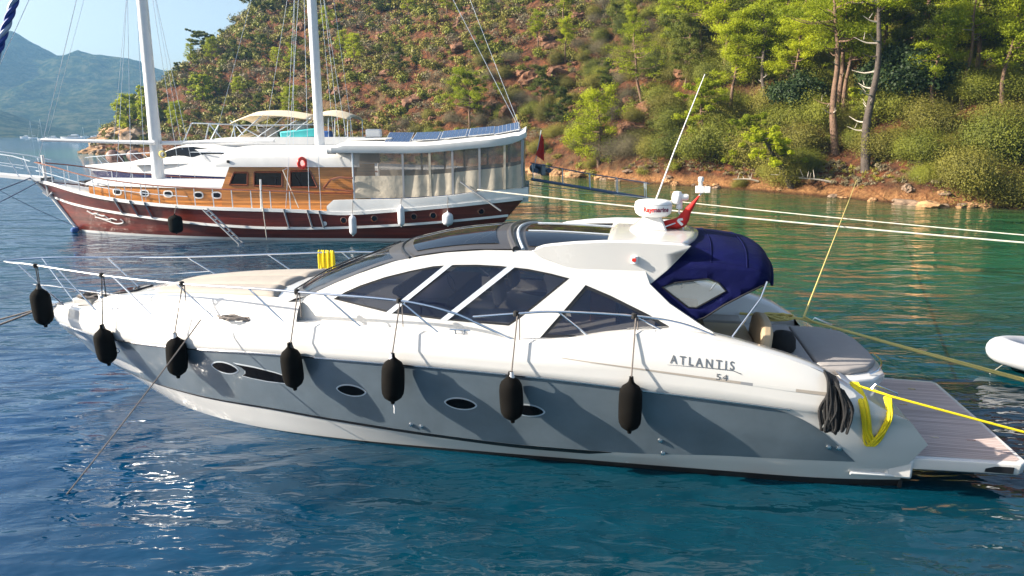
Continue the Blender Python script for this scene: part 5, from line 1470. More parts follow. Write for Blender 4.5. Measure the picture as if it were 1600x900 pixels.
# ================================================================== HILLSIDE
def soil_mat():
    m = bpy.data.materials.new('red_soil_and_scree'); m.use_nodes = True
    nt = m.node_tree; N = nt.nodes; L = nt.links; b = N['Principled BSDF']; b.inputs['Roughness'].default_value = .95; b.inputs['Specular IOR Level'].default_value = .15
    geo = N.new('ShaderNodeNewGeometry')
    def noise(scale, det=6, rough=.6, dist=0):
        n = N.new('ShaderNodeTexNoise'); n.inputs['Scale'].default_value = scale; n.inputs['Detail'].default_value = det; n.inputs['Roughness'].default_value = rough; n.inputs['Distortion'].default_value = dist
        L.new(geo.outputs['Position'], n.inputs['Vector']); return n
    n1 = noise(.16, 6, .65); n2 = noise(.9, 8, .7, .4); n3 = noise(4.5, 6, .7)
    r1 = N.new('ShaderNodeValToRGB'); e = r1.color_ramp.elements
    e[0].position = .33; e[0].color = (.045, .022, .013, 1); e[1].position = .7; e[1].color = (.26, .096, .038, 1)
    x = e.new(.5); x.color = (.115, .047, .023, 1)
    L.new(n2.outputs['Fac'], r1.inputs[0])
    r2 = N.new('ShaderNodeValToRGB'); e = r2.color_ramp.elements
    e[0].position = .3; e[0].color = (.075, .05, .028, 1); e[1].position = .72; e[1].color = (.21, .135, .062, 1)
    L.new(n3.outputs['Fac'], r2.inputs[0])
    f = N.new('ShaderNodeMapRange'); f.inputs['From Min'].default_value = .50; f.inputs['From Max'].default_value = .64; L.new(n1.outputs['Fac'], f.inputs['Value'])
    mx = N.new('ShaderNodeMix'); mx.data_type = 'RGBA'; L.new(f.outputs[0], mx.inputs[0]); L.new(r1.outputs[0], mx.inputs[6]); L.new(r2.outputs[0], mx.inputs[7])
    # wet / bare rock band at the water's edge: tan and ochre
    sp = N.new('ShaderNodeSeparateXYZ'); L.new(geo.outputs['Position'], sp.inputs[0])
    zz = N.new('ShaderNodeMapRange'); zz.inputs['From Min'].default_value = .5; zz.inputs['From Max'].default_value = 1.1; zz.inputs['To Min'].default_value = 1; zz.inputs['To Max'].default_value = 0; L.new(sp.outputs['Z'], zz.inputs['Value'])
    r3 = N.new('ShaderNodeValToRGB'); e = r3.color_ramp.elements
    e[0].position = .35; e[0].color = (.15, .06, .025, 1); e[1].position = .65; e[1].color = (.40, .21, .085, 1); L.new(n3.outputs['Fac'], r3.inputs[0])
    m2 = N.new('ShaderNodeMix'); m2.data_type = 'RGBA'; L.new(zz.outputs[0], m2.inputs[0]); L.new(mx.outputs[2], m2.inputs[6]); L.new(r3.outputs[0], m2.inputs[7])
    wt = N.new('ShaderNodeMapRange'); wt.inputs['From Min'].default_value = .06; wt.inputs['From Max'].default_value = .26; wt.inputs['To Min'].default_value = .28; wt.inputs['To Max'].default_value = 1
    wz = N.new('ShaderNodeMath'); wz.operation = 'MULTIPLY_ADD'; wz.inputs[1].default_value = -.25; L.new(n3.outputs['Fac'], wz.inputs[0]); L.new(sp.outputs['Z'], wz.inputs[2])
    wa = N.new('ShaderNodeMath'); wa.operation = 'ADD'; wa.inputs[1].default_value = .125; L.new(wz.outputs[0], wa.inputs[0]); L.new(wa.outputs[0], wt.inputs['Value'])
    ws_ = N.new('ShaderNodeVectorMath'); ws_.operation = 'SCALE'; L.new(m2.outputs[2], ws_.inputs[0]); L.new(wt.outputs[0], ws_.inputs['Scale'])
    L.new(ws_.outputs[0], b.inputs['Base Color'])
    vo = N.new('ShaderNodeTexVoronoi'); vo.inputs['Scale'].default_value = 1.1; L.new(geo.outputs['Position'], vo.inputs['Vector'])
    ad = N.new('ShaderNodeMath'); ad.operation = 'MULTIPLY_ADD'; ad.inputs[1].default_value = .5; L.new(vo.outputs['Distance'], ad.inputs[0]); L.new(n2.outputs['Fac'], ad.inputs[2])
    a2 = N.new('ShaderNodeMath'); a2.operation = 'MULTIPLY_ADD'; a2.inputs[1].default_value = .35; L.new(n3.outputs['Fac'], a2.inputs[0]); L.new(ad.outputs[0], a2.inputs[2])
    bp = N.new('ShaderNodeBump'); bp.inputs['Strength'].default_value = 1; bp.inputs['Distance'].default_value = .8; L.new(a2.outputs[0], bp.inputs['Height']); L.new(bp.outputs[0], b.inputs['Normal'])
    return m
M['soil'] = soil_mat()
hx_ = np.concatenate([np.arange(-140, 70, .9), np.linspace(70, 330, 60)]); hy_ = np.concatenate([np.linspace(-20, 28, 14)[:-1], np.arange(28, 250, .9), np.linspace(251, 420, 50)])
grid_obj('hillside', hx_, hy_, ground, M['soil'])
# ================================================================== FAR MOUNTAINS
def mount_mat():
    m = bpy.data.materials.new('forested_mountain'); m.use_nodes = True
    nt = m.node_tree; N = nt.nodes; L = nt.links; b = N['Principled BSDF']; b.inputs['Roughness'].default_value = 1; b.inputs['Specular IOR Level'].default_value = 0
    geo = N.new('ShaderNodeNewGeometry'); n = N.new('ShaderNodeTexNoise'); n.inputs['Scale'].default_value = .055; n.inputs['Detail'].default_value = 12; n.inputs['Roughness'].default_value = .75; L.new(geo.outputs['Position'], n.inputs['Vector'])
    r = N.new('ShaderNodeValToRGB'); e = r.color_ramp.elements; e[0].position = .42; e[0].color = (.008, .022, .012, 1); e[1].position = .60; e[1].color = (.12, .115, .06, 1)
    x = e.new(.5); x.color = (.045, .062, .022, 1)
    L.new(n.outputs['Fac'], r.inputs[0]); L.new(r.outputs[0], b.inputs['Base Color'])
    bp = N.new('ShaderNodeBump'); bp.inputs['Distance'].default_value = 22; L.new(n.outputs['Fac'], bp.inputs['Height']); L.new(bp.outputs[0], b.inputs['Normal'])
    return m
M['mount'] = mount_mat()
# ridge heights against bearing (x/y), traced on the skyline, at real distances
def ridge(name, prof, y0, y1, peak_y, seed, foot=0):
    us = [p[0] for p in prof]; hs = [p[1] for p in prof]
    U = np.linspace(us[0], us[-1], 170); T = np.linspace(0, 1, 70)
    UU, TT = np.meshgrid(U, T)
    YY = y0 + (y1 - y0) * TT; XX = UU * peak_y + (YY - peak_y) * UU * .35
    hp = np.interp(UU, us, hs)
    tp = (peak_y - y0) / (y1 - y0)
    up = np.clip(TT / tp, 0, 1); dn = np.clip((1 - TT) / (1 - tp), 0, 1)
    sh = np.where(TT < tp, up ** .9, dn)
    rid = fbm(XX / 130 + seed, YY / 130, 5)
    Z = sh * hp + rid * hp * 1.35 * sh * np.where(TT < tp, (1 - up * .75), .4) - 1.5 * (TT < .01)
    co = np.stack([XX, YY, Z], -1).reshape(-1, 3); nx, ny = 170, 70
    i = np.arange((nx - 1) * (ny - 1)); r = i // (nx - 1); c = i % (nx - 1); a = r * nx + c
    me = mesh_np(name, co, np.stack([a, a + 1, a + nx + 1, a + nx], -1)); me.materials.append(M['mount'])
    o = bpy.data.objects.new(name, me); COL.objects.link(o); o['kind'] = 'structure'; return o
D1 = 1500.
pk = lambda px_, py_: ((px_ - 800) / 1067. / 1.03, (208 - py_) / 1067. * D1 / 1.0)
ridge('mountain', [pk(*p) for p in ((-420, 40), (-200, 75), (-60, 80), (0, 75), (40, 66), (70, 80), (105, 92), (135, 80), (180, 83), (240, 98), (300, 118), (360, 140), (420, 160), (520, 190))], 1000, 1800, D1, 3)
pk2 = lambda px_, py_: ((px_ - 800) / 1067. / 1.03, (208 - py_) / 1067. * 950)
ridge('foothill', [pk2(*p) for p in ((-420, 150), (-150, 160), (0, 168), (60, 190), (110, 205), (150, 207))], 780, 1150, 950, 9)
D3 = 1750.
pk3 = lambda px_, py_: ((px_ - 800) / 1067. / 1.03, (208 - py_) / 1067. * D3)
ridge('mountain', [pk3(*p) for p in ((60, 150), (105, 100), (140, 86), (170, 82), (215, 88), (260, 105), (320, 130), (400, 150), (520, 180))], 1350, 1850, D3, 21) if False else None
# ================================================================== AIR
haze = MB().box((0, 700, 120 - 3), (4200, 2600, 250)).build('haze', [bpy.data.materials.new('haze_air')], None, smooth=0)
haze['kind'] = 'stuff'
hm = haze.data.materials[0]; hm.use_nodes = True; hn = hm.node_tree; hn.nodes.clear()
ho = hn.nodes.new('ShaderNodeOutputMaterial'); pv = hn.nodes.new('ShaderNodeVolumePrincipled')
pv.inputs['Color'].default_value = (.30, .62, 1.0, 1); pv.inputs['Density'].default_value = .00022; pv.inputs['Anisotropy'].default_value = .1
hn.links.new(pv.outputs[0], ho.inputs['Volume'])
# ================================================================== VEGETATION
def leaf_mat(name, c1, c2, trans=.35, vscale=.25):
    m = bpy.data.materials.new(name); m.use_nodes = True
    nt = m.node_tree; N = nt.nodes; L = nt.links; b = N['Principled BSDF']; out = N['Material Output']
    b.inputs['Roughness'].default_value = .6; b.inputs['Specular IOR Level'].default_value = .25
    oi = N.new('ShaderNodeObjectInfo'); geo = N.new('ShaderNodeNewGeometry')
    n = N.new('ShaderNodeTexNoise'); n.inputs['Scale'].default_value = vscale; n.inputs['Detail'].default_value = 4; n.inputs['Roughness'].default_value = .7; L.new(geo.outputs['Position'], n.inputs['Vector'])
    a = N.new('ShaderNodeMath'); a.operation = 'MULTIPLY_ADD'; a.inputs[1].default_value = .45; L.new(oi.outputs['Random'], a.inputs[0])
    s = N.new('ShaderNodeMath'); s.operation = 'MULTIPLY_ADD'; s.inputs[1].default_value = 1.5; s.inputs[2].default_value = -.48; L.new(n.outputs['Fac'], s.inputs[0]); L.new(s.outputs[0], a.inputs[2])
    ri = N.new('ShaderNodeMath'); ri.operation = 'MULTIPLY_ADD'; ri.inputs[1].default_value = .10; L.new(geo.outputs['Random Per Island'], ri.inputs[0]); L.new(a.outputs[0], ri.inputs[2]); 
    su = N.new('ShaderNodeMath'); su.operation = 'SUBTRACT'; su.use_clamp = True; su.inputs[1].default_value = .05; L.new(ri.outputs[0], su.inputs[0])
    mx = N.new('ShaderNodeMix'); mx.data_type = 'RGBA'; mx.inputs[6].default_value = (*c1, 1); mx.inputs[7].default_value = (*c2, 1); L.new(su.outputs[0], mx.inputs[0])
    L.new(mx.outputs[2], b.inputs['Base Color'])
    t = N.new('ShaderNodeBsdfTranslucent'); L.new(mx.outputs[2], t.inputs['Color'])
    ms = N.new('ShaderNodeMixShader'); ms.inputs[0].default_value = trans; L.new(b.outputs[0], ms.inputs[1]); L.new(t.outputs[0], ms.inputs[2]); L.new(ms.outputs[0], out.inputs['Surface'])
    return m
M['pine'] = leaf_mat('pine_needles', (.15, .20, .010), (.47, .51, .016), .48)
M['pinedark'] = leaf_mat('dark_pine_needles', (.045, .07, .010), (.17, .19, .022))
M['olive'] = leaf_mat('olive_shrub_leaves', (.07, .07, .012), (.26, .235, .034), .10, .5)
M['green'] = leaf_mat('green_shrub_leaves', (.032, .05, .008), (.25, .26, .024), .12, .5)
M['grey'] = leaf_mat('grey_shrub_leaves', (.08, .072, .04), (.24, .20, .115), .1, .5)
M['carob'] = leaf_mat('dark_broad_leaves', (.012, .026, .008), (.045, .075, .018), .2, .6)
M['bark'] = mat('pine_bark', (.16, .095, .062), .95, var=.45, vscale=2.2, bump=.05, bscale=6)
M['barkdark'] = mat('dark_bark', (.075, .058, .048), .95, var=.45, vscale=2.2, bump=.05, bscale=6)
M['deadwood'] = mat('bleached_wood', (.42, .37, .31), .9, var=.25)
M['rock'] = mat('shore_rock', (.34, .19, .085), .9, var=.55, vscale=1.2, bump=.12, bscale=2.5)
M['rockgrey'] = mat('grey_brown_rock', (.22, .15, .10), .9, var=.6, vscale=1.2, bump=.12, bscale=2.5)

def quads(P, Nrm, sz, asp, rs, jit=.55):
    """leaf quads at P facing roughly Nrm: returns (n*4,3)"""
    n = len(P)
    d = Nrm + jit * rs.normal(size=(n, 3)); d /= np.linalg.norm(d, axis=1, keepdims=True) + 1e-9
    r = rs.normal(size=(n, 3)); u = np.cross(d, r); u /= np.linalg.norm(u, axis=1, keepdims=True) + 1e-9
    v = np.cross(d, u)
    s = (sz * (.65 + .7 * rs.rand(n)))[:, None]
    u = u * s; v = v * s * asp
    return np.stack([P - u, P - v * .9 + u * .1, P + u, P + v], 1).reshape(-1, 3)
def clump(c, rad3, n, sz, asp, rs, fill=.45):
    d = rs.normal(size=(n, 3)); d /= np.linalg.norm(d, axis=1, keepdims=True)
    r = (fill + (1 - fill) * rs.rand(n) ** .6)[:, None]
    P = np.array(c) + d * r * np.array(rad3) * (1 + .22 * rs.normal(size=(n, 1)))
    return quads(P, d + np.array([0, 0, .35]), sz, asp, rs)
def bush_co(seed, n=420, sz=.15, flat=.75, asp=.55):
    rs = np.random.RandomState(seed); out = []
    k = rs.randint(5, 9)
    for i in range(k):
        a = rs.rand() * 6.28; rr = rs.rand() * .62; s = .32 + .30 * rs.rand()
        c = (rr * math.cos(a), rr * math.sin(a), (.25 + .42 * rs.rand()) * flat)
        out.append(clump(c, (s, s, s * .8), n // k, sz, asp, rs, .30))
    co = np.concatenate(out); co[:, 2] = np.maximum(co[:, 2], -.15)
    return co
def q_of(co): return np.arange(len(co)).reshape(-1, 4)
def leaf_obj(name, co, m, parent=None):
    me = mesh_np(name, co, q_of(co), False); me.materials.append(m)
    o = bpy.data.objects.new(name, me); COL.objects.link(o)
    if parent is not None: o.parent = parent
    return o
_c, _s = math.cos(rad(12.8)), math.sin(rad(12.8))
def proj(P):
    d = P[..., 1] * _c - (P[..., 2] - 5) * _s; v = -(P[..., 1] * _s + (P[..., 2] - 5) * _c)
    return 800 + 1067 * P[..., 0] / d, 450 + 1067 * v / d, d
def hit(px_, py_):
    """where the line of sight through a picture point meets the hillside"""
    dr = pixpt(px_, py_, 1.0) - Vector((0, 0, 5))
    t = np.concatenate([np.arange(35, 130, .25), np.arange(130, 330, .6)])
    X, Y, Z = dr.x * t, dr.y * t, 5 + dr.z * t
    g = ground(X, Y); w = np.where((Z <= g) & (shore_dist(X, Y) > 0))[0]
    i = w[0] if len(w) else len(t) - 1
    return Vector((X[i], Y[i], float(g[i])))
def gz(x, y): return float(ground(np.array([x]), np.array([y]))[0])

def pine(name, base, H, seed, label, group=None, lean=(0, 0), crown=.45, nclump=34, cw=.28, dens=210, leafm='pine', barkm='bark', r0=None, dead=3, flat=.42, top_=1.0, sz=.10, bend=.05):
    rs = np.random.RandomState(seed)
    root = empty(name, base, 0, label, 'tree', group)
    r0 = r0 or H * .017 + .03
    tr = []
    ph = rs.rand() * 6.28
    for i in range(9):
        t = i / 8
        tr.append(Vector((lean[0] * t * H + bend * H * math.sin(t * 3.3 + ph) * t + .010 * H * math.sin(t * 11 + ph * 2), lean[1] * t * H + bend * H * math.cos(t * 2.7 + ph) * t + .010 * H * math.cos(t * 9 + ph * 3), H * t * .97 - .4 * (1 - t))))
    def at(t):
        f = t * 8; i = min(7, int(f)); return tr[i].lerp(tr[i + 1], f - i)
    mb = MB(); sp_ = spline(tr, 3)
    mb.tube(sp_, [r0 * (1.15 - .95 * (i / (len(sp_) - 1)) ** .8) + .012 for i in range(len(sp_))], 9)
    cl = []
    for k in range(nclump):
        t = crown + (1 - crown) * (k + rs.rand()) / nclump
        s = (t - crown) / (1 - crown)
        reach = H * cw * (1.0 - .55 * s ** 1.6) * (.25 + .9 * rs.rand()) * (.6 + .4 * min(1, s * 4))
        a = rs.rand() * 6.28 if True else 0
        p0 = at(min(.985, t * .97)); rise = H * (.03 + .06 * rs.rand())
        p1 = p0 + Vector((math.cos(a) * reach, math.sin(a) * reach, rise * (.3 + s)))
        mid = p0.lerp(p1, .5) + Vector((0, 0, -.12 * reach * rs.rand()))
        rb = r0 * (.34 - .2 * s)
        mb.tube(spline([p0, mid, p1], 3), [max(.012, rb * (1 - .8 * q / 6)) for q in range(7)], 5)
        R_ = H * .062 * (.75 + .6 * rs.rand())
        cl.append((p1 + Vector((0, 0, R_ * .2)), R_))
        if reach > H * .1: cl.append((p0.lerp(p1, .62) + Vector((rs.normal() * R_ * .4, rs.normal() * R_ * .4, R_ * .3)), R_ * .75))
    pt = at(.985); cl.append((pt, H * .06)); cl.append((pt + Vector((.3, .2, -.4)), H * .065))
    for k in range(dead):
        t = .18 + (crown - .1) * rs.rand() if crown > .3 else .2 * rs.rand() + .1
        p0 = at(t); a = rs.rand() * 6.28; l = H * (.05 + .09 * rs.rand())
        p1 = p0 + Vector((math.cos(a) * l, math.sin(a) * l, l * (.05 + .4 * rs.rand())))
        mb.tube(spline([p0, p0.lerp(p1, .5) + Vector((0, 0, -.10 * l)), p1], 3), [max(.014, r0 * (.24 - .035 * q)) for q in range(7)], 5, mi=1 if rs.rand() < .6 else 0)
        if rs.rand() < .6: pm = p0.lerp(p1, .6); mb.tube([pm, pm + Vector((rs.normal() * .15 * l, rs.normal() * .15 * l, .3 * l))], [.025, .01], 4, mi=1)
    mb.build('trunk', [M[barkm], M['deadwood']], root, smooth=60)
    out = [clump(c, (r * 1.25, r * 1.25, r * flat * 1.5), int(dens * (.7 + .6 * rs.rand())), sz, .42, rs, .15) for c, r in cl]
    leaf_obj('crown', np.concatenate(out), M[leafm], root)
    return root
def round_tree(name, base, R_, H, seed, label, leafm='carob', n=4200, group=None, sz=.2):
    rs = np.random.RandomState(seed); root = empty(name, base, 0, label, 'tree', group)
    mb = MB(); mb.tube(spline([(0, 0, -.4), (.1, .1, H * .3), (-.1, .2, H * .6)], 4), [.28 * R_ / 3 * (1 - .6 * i / 8) for i in range(9)], 8)
    out = []
    for k in range(20):
        a = rs.rand() * 6.28; e = math.asin(rs.rand() * 1.1 - .15 if rs.rand() < .9 else .9); s = R_ * (.30 + .16 * rs.rand())
        c = Vector((math.cos(a) * math.cos(e) * R_ * .68, math.sin(a) * math.cos(e) * R_ * .68, H * .52 + math.sin(e) * H * .36))
        mb.tube([(-.05, .15, H * .4), (c.x * .5, c.y * .5, H * .45 + (c.z - H * .5) * .4), tuple(c)], [.1, .07, .02], 5)
        out.append(clump(c, (s, s, s * .8), n // 20, sz, .7, rs, .35))
    mb.build('trunk', M['barkdark'], root, smooth=60)
    leaf_obj('crown', np.concatenate(out), M[leafm], root)
    return root

# ---- trees that can be told apart
def up_to(base, px_, py_):
    """height of a vertical through base that shows up at row py_"""
    for k in range(10, 400):
        P = np.array([base.x, base.y, base.z + k * .1])
        if proj(P)[1] <= py_: return k * .1
    return 40.
def tree_at(px_, py_, topy, **kw):
    b = hit(px_, py_); H = up_to(b, px_, topy)
    kw.setdefault('name', 'pine_tree')
    nm = kw.pop('name'); H *= kw.pop('hk', 1)
    return pine(nm, b, H, **kw)
tree_at(1350, 268, -70, seed=11, label='tall pine with a dark almost bare trunk standing on the red bank at the shore', lean=(-.01, 0), crown=.80, cw=.26, barkm='barkdark', dead=16, nclump=26, bend=.012, r0=.34)
tree_at(1303, 236, -45, seed=12, label='tall reddish pine trunk leaning left, just left of the dark bare trunk', lean=(-.085, 0), crown=.62, cw=.30, dead=7, nclump=28, bend=.015, r0=.32)
tree_at(1308, 190, -40, seed=13, label='slim pine behind the leaning reddish trunk', lean=(-.01, 0), crown=.66, cw=.26, dead=6, nclump=26, bend=.01, r0=.24)
tree_at(1195, 178, 8, seed=14, label='dark crooked pine trunk at mid slope between the antenna and the tall trunks', lean=(-.06, 0), crown=.55, cw=.34, barkm='barkdark', dead=5, nclump=26, r0=.24)
tree_at(1098, 122, -18, seed=15, label='flat-topped pine above the red scar, with pale dead side branches', lean=(-.12, 0), crown=.70, cw=.42, dead=8, nclump=30, r0=.24, flat=.36)
tree_at(1502, 168, -30, seed=16, label='thin pale-trunked pine with a few yellow-green tufts on the right', lean=(.01, 0), crown=.62, cw=.30, dead=4, nclump=11, bend=.008, r0=.16, dens=120)
tree_at(1240, 290, 195, seed=17, label='pine leaning out low over the shore with drooping bright branches', lean=(-.75, -.25), crown=.35, cw=.55, dead=4, nclump=30, barkm='barkdark', r0=.25, flat=.6, hk=.9)
tree_at(1412, 95, -30, seed=18, label='straight pine trunk high behind the big dark round tree', crown=.6, cw=.30, dead=4, nclump=24, bend=.01)
tree_at(1452, 96, -35, seed=19, label='slim straight pine right of the one behind the dark round tree', crown=.62, cw=.30, dead=4, nclump=24, bend=.01)
tree_at(1003, 160, 40, seed=20, label='slender dark pine on the open slope left of the wood', lean=(-.16, 0), crown=.35, cw=.45, dead=5, nclump=34, r0=.2, dens=55, leafm='pine')
tree_at(733, 205, 112, seed=21, label='low spreading pine with a bent bare fork, on the slope above the hardtop', lean=(-.05, 0), crown=.42, cw=.62, dead=6, nclump=34, r0=.2, flat=.5, bend=.10)
tree_at(935, 258, 140, seed=22, label='broad bushy pine reaching down to the shore right of the red flag', lean=(0, 0), crown=.10, cw=.50, dead=5, nclump=70, dens=110, r0=.2, flat=.7)
tree_at(413, 36, -30, seed=23, label='dark spreading pine on the skyline beside the main mast', lean=(-.05, 0), crown=.35, cw=.60, dead=2, nclump=44, leafm='pinedark', barkm='barkdark', sz=.24, dens=100)
tree_at(330, 92, 52, seed=24, label='umbrella-shaped pine leaning left from the top of the headland cliff', lean=(-.55, 0), crown=.45, cw=.60, dead=3, nclump=26, leafm='pinedark', sz=.24, flat=.35, hk=1.1)
tree_at(283, 122, 98, seed=25, label='thin half-bare pine on the skyline just right of the foremast', lean=(-.4, 0), crown=.45, cw=.6, dead=6, nclump=16, leafm='pinedark', sz=.22, dens=50)
tree_at(205, 205, 150, seed=26, label='bushy green pine on the low headland left of the foremast', crown=.15, cw=.48, nclump=50, dens=90, sz=.26, flat=.6)
tree_at(236, 196, 138, seed=27, label='taller bushy pine on the headland right beside the foremast', crown=.15, cw=.45, nclump=50, dens=90, sz=.26, flat=.6)
tree_at(318, 165, 118, seed=28, label='bright green pine half way up the headland between the masts', crown=.2, cw=.55, nclump=46, dens=80, sz=.26, flat=.5)
b0 = hit(1405, 178); round_tree('carob_tree', b0, 4.2, up_to(b0, 1405, 78), 31, 'large dark green round-headed tree in the middle of the right wood', n=14000, sz=.13)
b0 = hit(1240, 200); round_tree('evergreen_tree', b0, 2.6, 5.2, 32, 'dark bushy tree in the shade under the crooked trunks', n=9000, sz=.12)
b0 = hit(1545, 110); round_tree('evergreen_tree', b0, 3.6, 7, 33, 'dark leafy tree behind the thin pale trunk at the right edge', leafm='green', n=11000, sz=.13)
tree_at(1232, 152, 52, seed=41, label='bright pine with wide flat branches left of the leaning reddish trunk', lean=(-.12, 0), crown=.35, cw=.62, dead=5, nclump=34, flat=.40, dens=260)
tree_at(1098, 232, 128, seed=42, label='bright bushy pine below the flat-topped one, behind the tip of the white antenna', lean=(-.05, 0), crown=.25, cw=.55, dead=4, nclump=40, flat=.5, dens=240)
tree_at(1338, 205, 138, seed=43, label='small bright pine right behind the dark bare trunk', crown=.25, cw=.50, dead=3, nclump=30, flat=.45, dens=220)
tree_at(1165, 262, 180, seed=44, label='bright pine hanging over the shore left of the leaning pine', lean=(-.1, -.1), crown=.12, cw=.55, dead=4, nclump=40, flat=.6, dens=240)
# ---- the wood: copies of a few pines
protos = []
for i, (H, cr, cw, nc, fl_, lm) in enumerate(((11, .45, .30, 34, .45, 'pine'), (9, .30, .36, 38, .5, 'pine'), (12.5, .55, .28, 32, .42, 'pine'), (8, .25, .40, 40, .55, 'pinedark'))):
    t = pine('pine_tree', (0, 0, -60), H, 60 + i, 'p', lean=(.02 * (-1) ** i, 0), crown=cr, cw=cw, nclump=nc, flat=fl_, leafm=lm, dens=280, sz=.092)
    protos.append(t)
WOOD = 'pines of the hillside wood'
rngw = random.Random(21); spots = []
def far_enough(p, d): return all((p[0] - q[0]) ** 2 + (p[1] - q[1]) ** 2 > d * d for q in spots)
def wood(n, region, dmin, label, group, scale=(.75, 1.15), pk_=(0, 1, 2, 3)):
    k = 0; tries = 0
    while k < n and tries < 4000:
        tries += 1
        px_ = rngw.uniform(region[0], region[2]); py_ = rngw.uniform(region[1], region[3])
        b = hit(px_, py_)
        if shore_dist(np.array([b.x]), np.array([b.y]))[0] < 3 or not far_enough(b, dmin): continue
        spots.append((b.x, b.y)); pr = protos[rngw.choice(pk_)]
        c = copy_tree(pr); c.location = b; c.rotation_euler = (0, 0, rngw.uniform(0, 6.28)); s = rngw.uniform(*scale); c.scale = (s, s, s * rngw.uniform(.9, 1.1))
        c['label'] = label; c['group'] = group; k += 1
wood(64, (1040, -20, 1600, 150), 3.4, 'pine tree in the dense yellow-green wood on the right of the slope', WOOD, (.85, 1.3))
wood(9, (1120, 110, 1590, 200), 4, 'slim tall pine tree standing free in the sunlit lower wood', 'slim pines of the lower wood', (.8, 1.05), (0, 2))
wood(10, (1100, 150, 1600, 225), 5, 'small pine tree in the thicket close above the right shore', 'small pines near the shore', (.42, .62), (1, 3))
wood(12, (840, 0, 1060, 210), 6, 'loose small pine tree on the open red slope left of the wood', 'pines on the open slope', (.42, .66), (0, 1, 3))
wood(14, (185, 60, 470, 215), 7, 'distant pine tree on the left flank of the headland', 'pines of the headland', (.45, .8), (1, 3))
wood(10, (430, 0, 860, 120), 8, 'small distant pine tree high on the left slope', 'pines high on the left slope', (.5, .8), (1, 3))
for p in protos:
    for ch in list(p.children): bpy.data.objects.remove(ch)
    bpy.data.objects.remove(p)
# ---- shrubs
rs = np.random.RandomState(77)
KIND = {'olive': [bush_co(100 + i, 30000, .0135) for i in range(3)], 'green': [bush_co(110 + i, 32000, .014, .9) for i in range(3)], 'grey': [bush_co(120 + i, 26000, .0135, .8, .3) for i in range(2)]}
NC = 170000
cx = rs.uniform(-135, 75, NC); cyy = rs.uniform(36, 250, NC)
cd = shore_dist(cx, cyy); keep = cd > 1.0
cx, cyy, cd = cx[keep], cyy[keep], cd[keep]
czz = ground(cx, cyy)
pxx, pyy, dep = proj(np.stack([cx, cyy, czz + .5], -1))
keep = (pxx > -25) & (pxx < 1630) & (pyy > -45) & (pyy < 345)
cx, cyy, czz, cd, pxx, pyy, dep = [a[keep] for a in (cx, cyy, czz, cd, pxx, pyy, dep)]
lush = np.clip((pxx - 900) / 200, 0, 1)          # the wood's undergrowth to the right is denser
lowb = np.clip(1 - cd / 14, 0, 1) * np.clip((pxx - 820) / 80, 0, 1)
dn_ = fbm(cx / 9, cyy / 9, 3)
prob = np.clip(.74 + 2.0 * dn_ + .6 * lush + .5 * lowb, .08, 1)
prob = np.where((cd < 2.6) & (rs.rand(len(cx)) < .7), 0, prob)
scar = (np.hypot((pxx - 1040) / 60, (pyy - 175) / 55) < 1) | (np.hypot((pxx - 850) / 50, (pyy - 105) / 50) < 1) | (np.hypot((pxx - 1330) / 70, (pyy - 275) / 22) < 1)
prob = np.where(scar, prob * .18, prob)
prob = np.where((np.hypot((pxx - 1352) / 62, (pyy - 272) / 32) < 1) | ((abs(pxx - 1306) < 16) & (abs(pyy - 240) < 25)), 0, prob)
keep = rs.rand(len(cx)) < prob
cx, cyy, czz, cd, pxx, pyy, dep, lush, lowb = [a[keep] for a in (cx, cyy, czz, cd, pxx, pyy, dep, lush, lowb)]
size = (.60 + 1.35 * rs.rand(len(cx)) ** 2.4) * (1 + .45 * lush + .40 * lowb) * (1 + .15 * np.clip((dep - 120) / 60, 0, 1))
# thin out overlaps, biggest first
order = np.argsort(-size); cell = {}; sel = []
for i in order:
    r = size[i]; kx, ky = int(cx[i] // 3), int(cyy[i] // 3); ok = True
    for a in (-1, 0, 1):
        for b in (-1, 0, 1):
            for j in cell.get((kx + a, ky + b), ()):
                if (cx[i] - cx[j]) ** 2 + (cyy[i] - cyy[j]) ** 2 < ((.58 - .09 * lush[i]) * (r + size[j])) ** 2: ok = False; break
            if not ok: break
        if not ok: break
    if ok:
        cell.setdefault((kx, ky), []).append(i); sel.append(i)
sel = np.array(sel)
app = size[sel] / dep[sel]
sel = sel[np.argsort(-app)]
print('shrubs', len(sel))
u = rs.rand(len(cx)); right = lush > .5
kind = np.where(right, np.where(u < .66, 'green', np.where(u < .95, 'olive', 'grey')), np.where(u < .55, 'olive', np.where(u < .80, 'green', 'grey')))
LAB = {'olive': ('olive-yellow shrub growing on the red hillside', 'olive shrubs on the hillside'), 'green': ('leafy green shrub growing on the wooded hillside', 'green shrubs on the hillside'), 'grey': ('greyish dry shrub growing on the hillside', 'grey shrubs on the hillside')}
shown = (pyy[sel] < 330)
NI = 290
meshes = {}
for kk, l in KIND.items():
    meshes[kk] = []
    for co in l:
        me = mesh_np('shrub', co, q_of(co), False); me.materials.append(M[kk]); meshes[kk].append(me)
for i in sel[:NI]:
    kk = str(kind[i]); o = bpy.data.objects.new('shrub', meshes[kk][rs.randint(len(meshes[kk]))]); COL.objects.link(o)
    o.location = (cx[i], cyy[i], czz[i] - .12); o.rotation_euler = (0, 0, rs.rand() * 6.28); s = size[i] * 1.25; o.scale = (s, s, s * rs.uniform(.8, 1.15))
    tag(o, LAB[kk][0], 'shrub', LAB[kk][1])
cos, mis = [], []
SM = {k: [c.reshape(-1, 4, 3)[::2] for c in l] for k, l in KIND.items()}
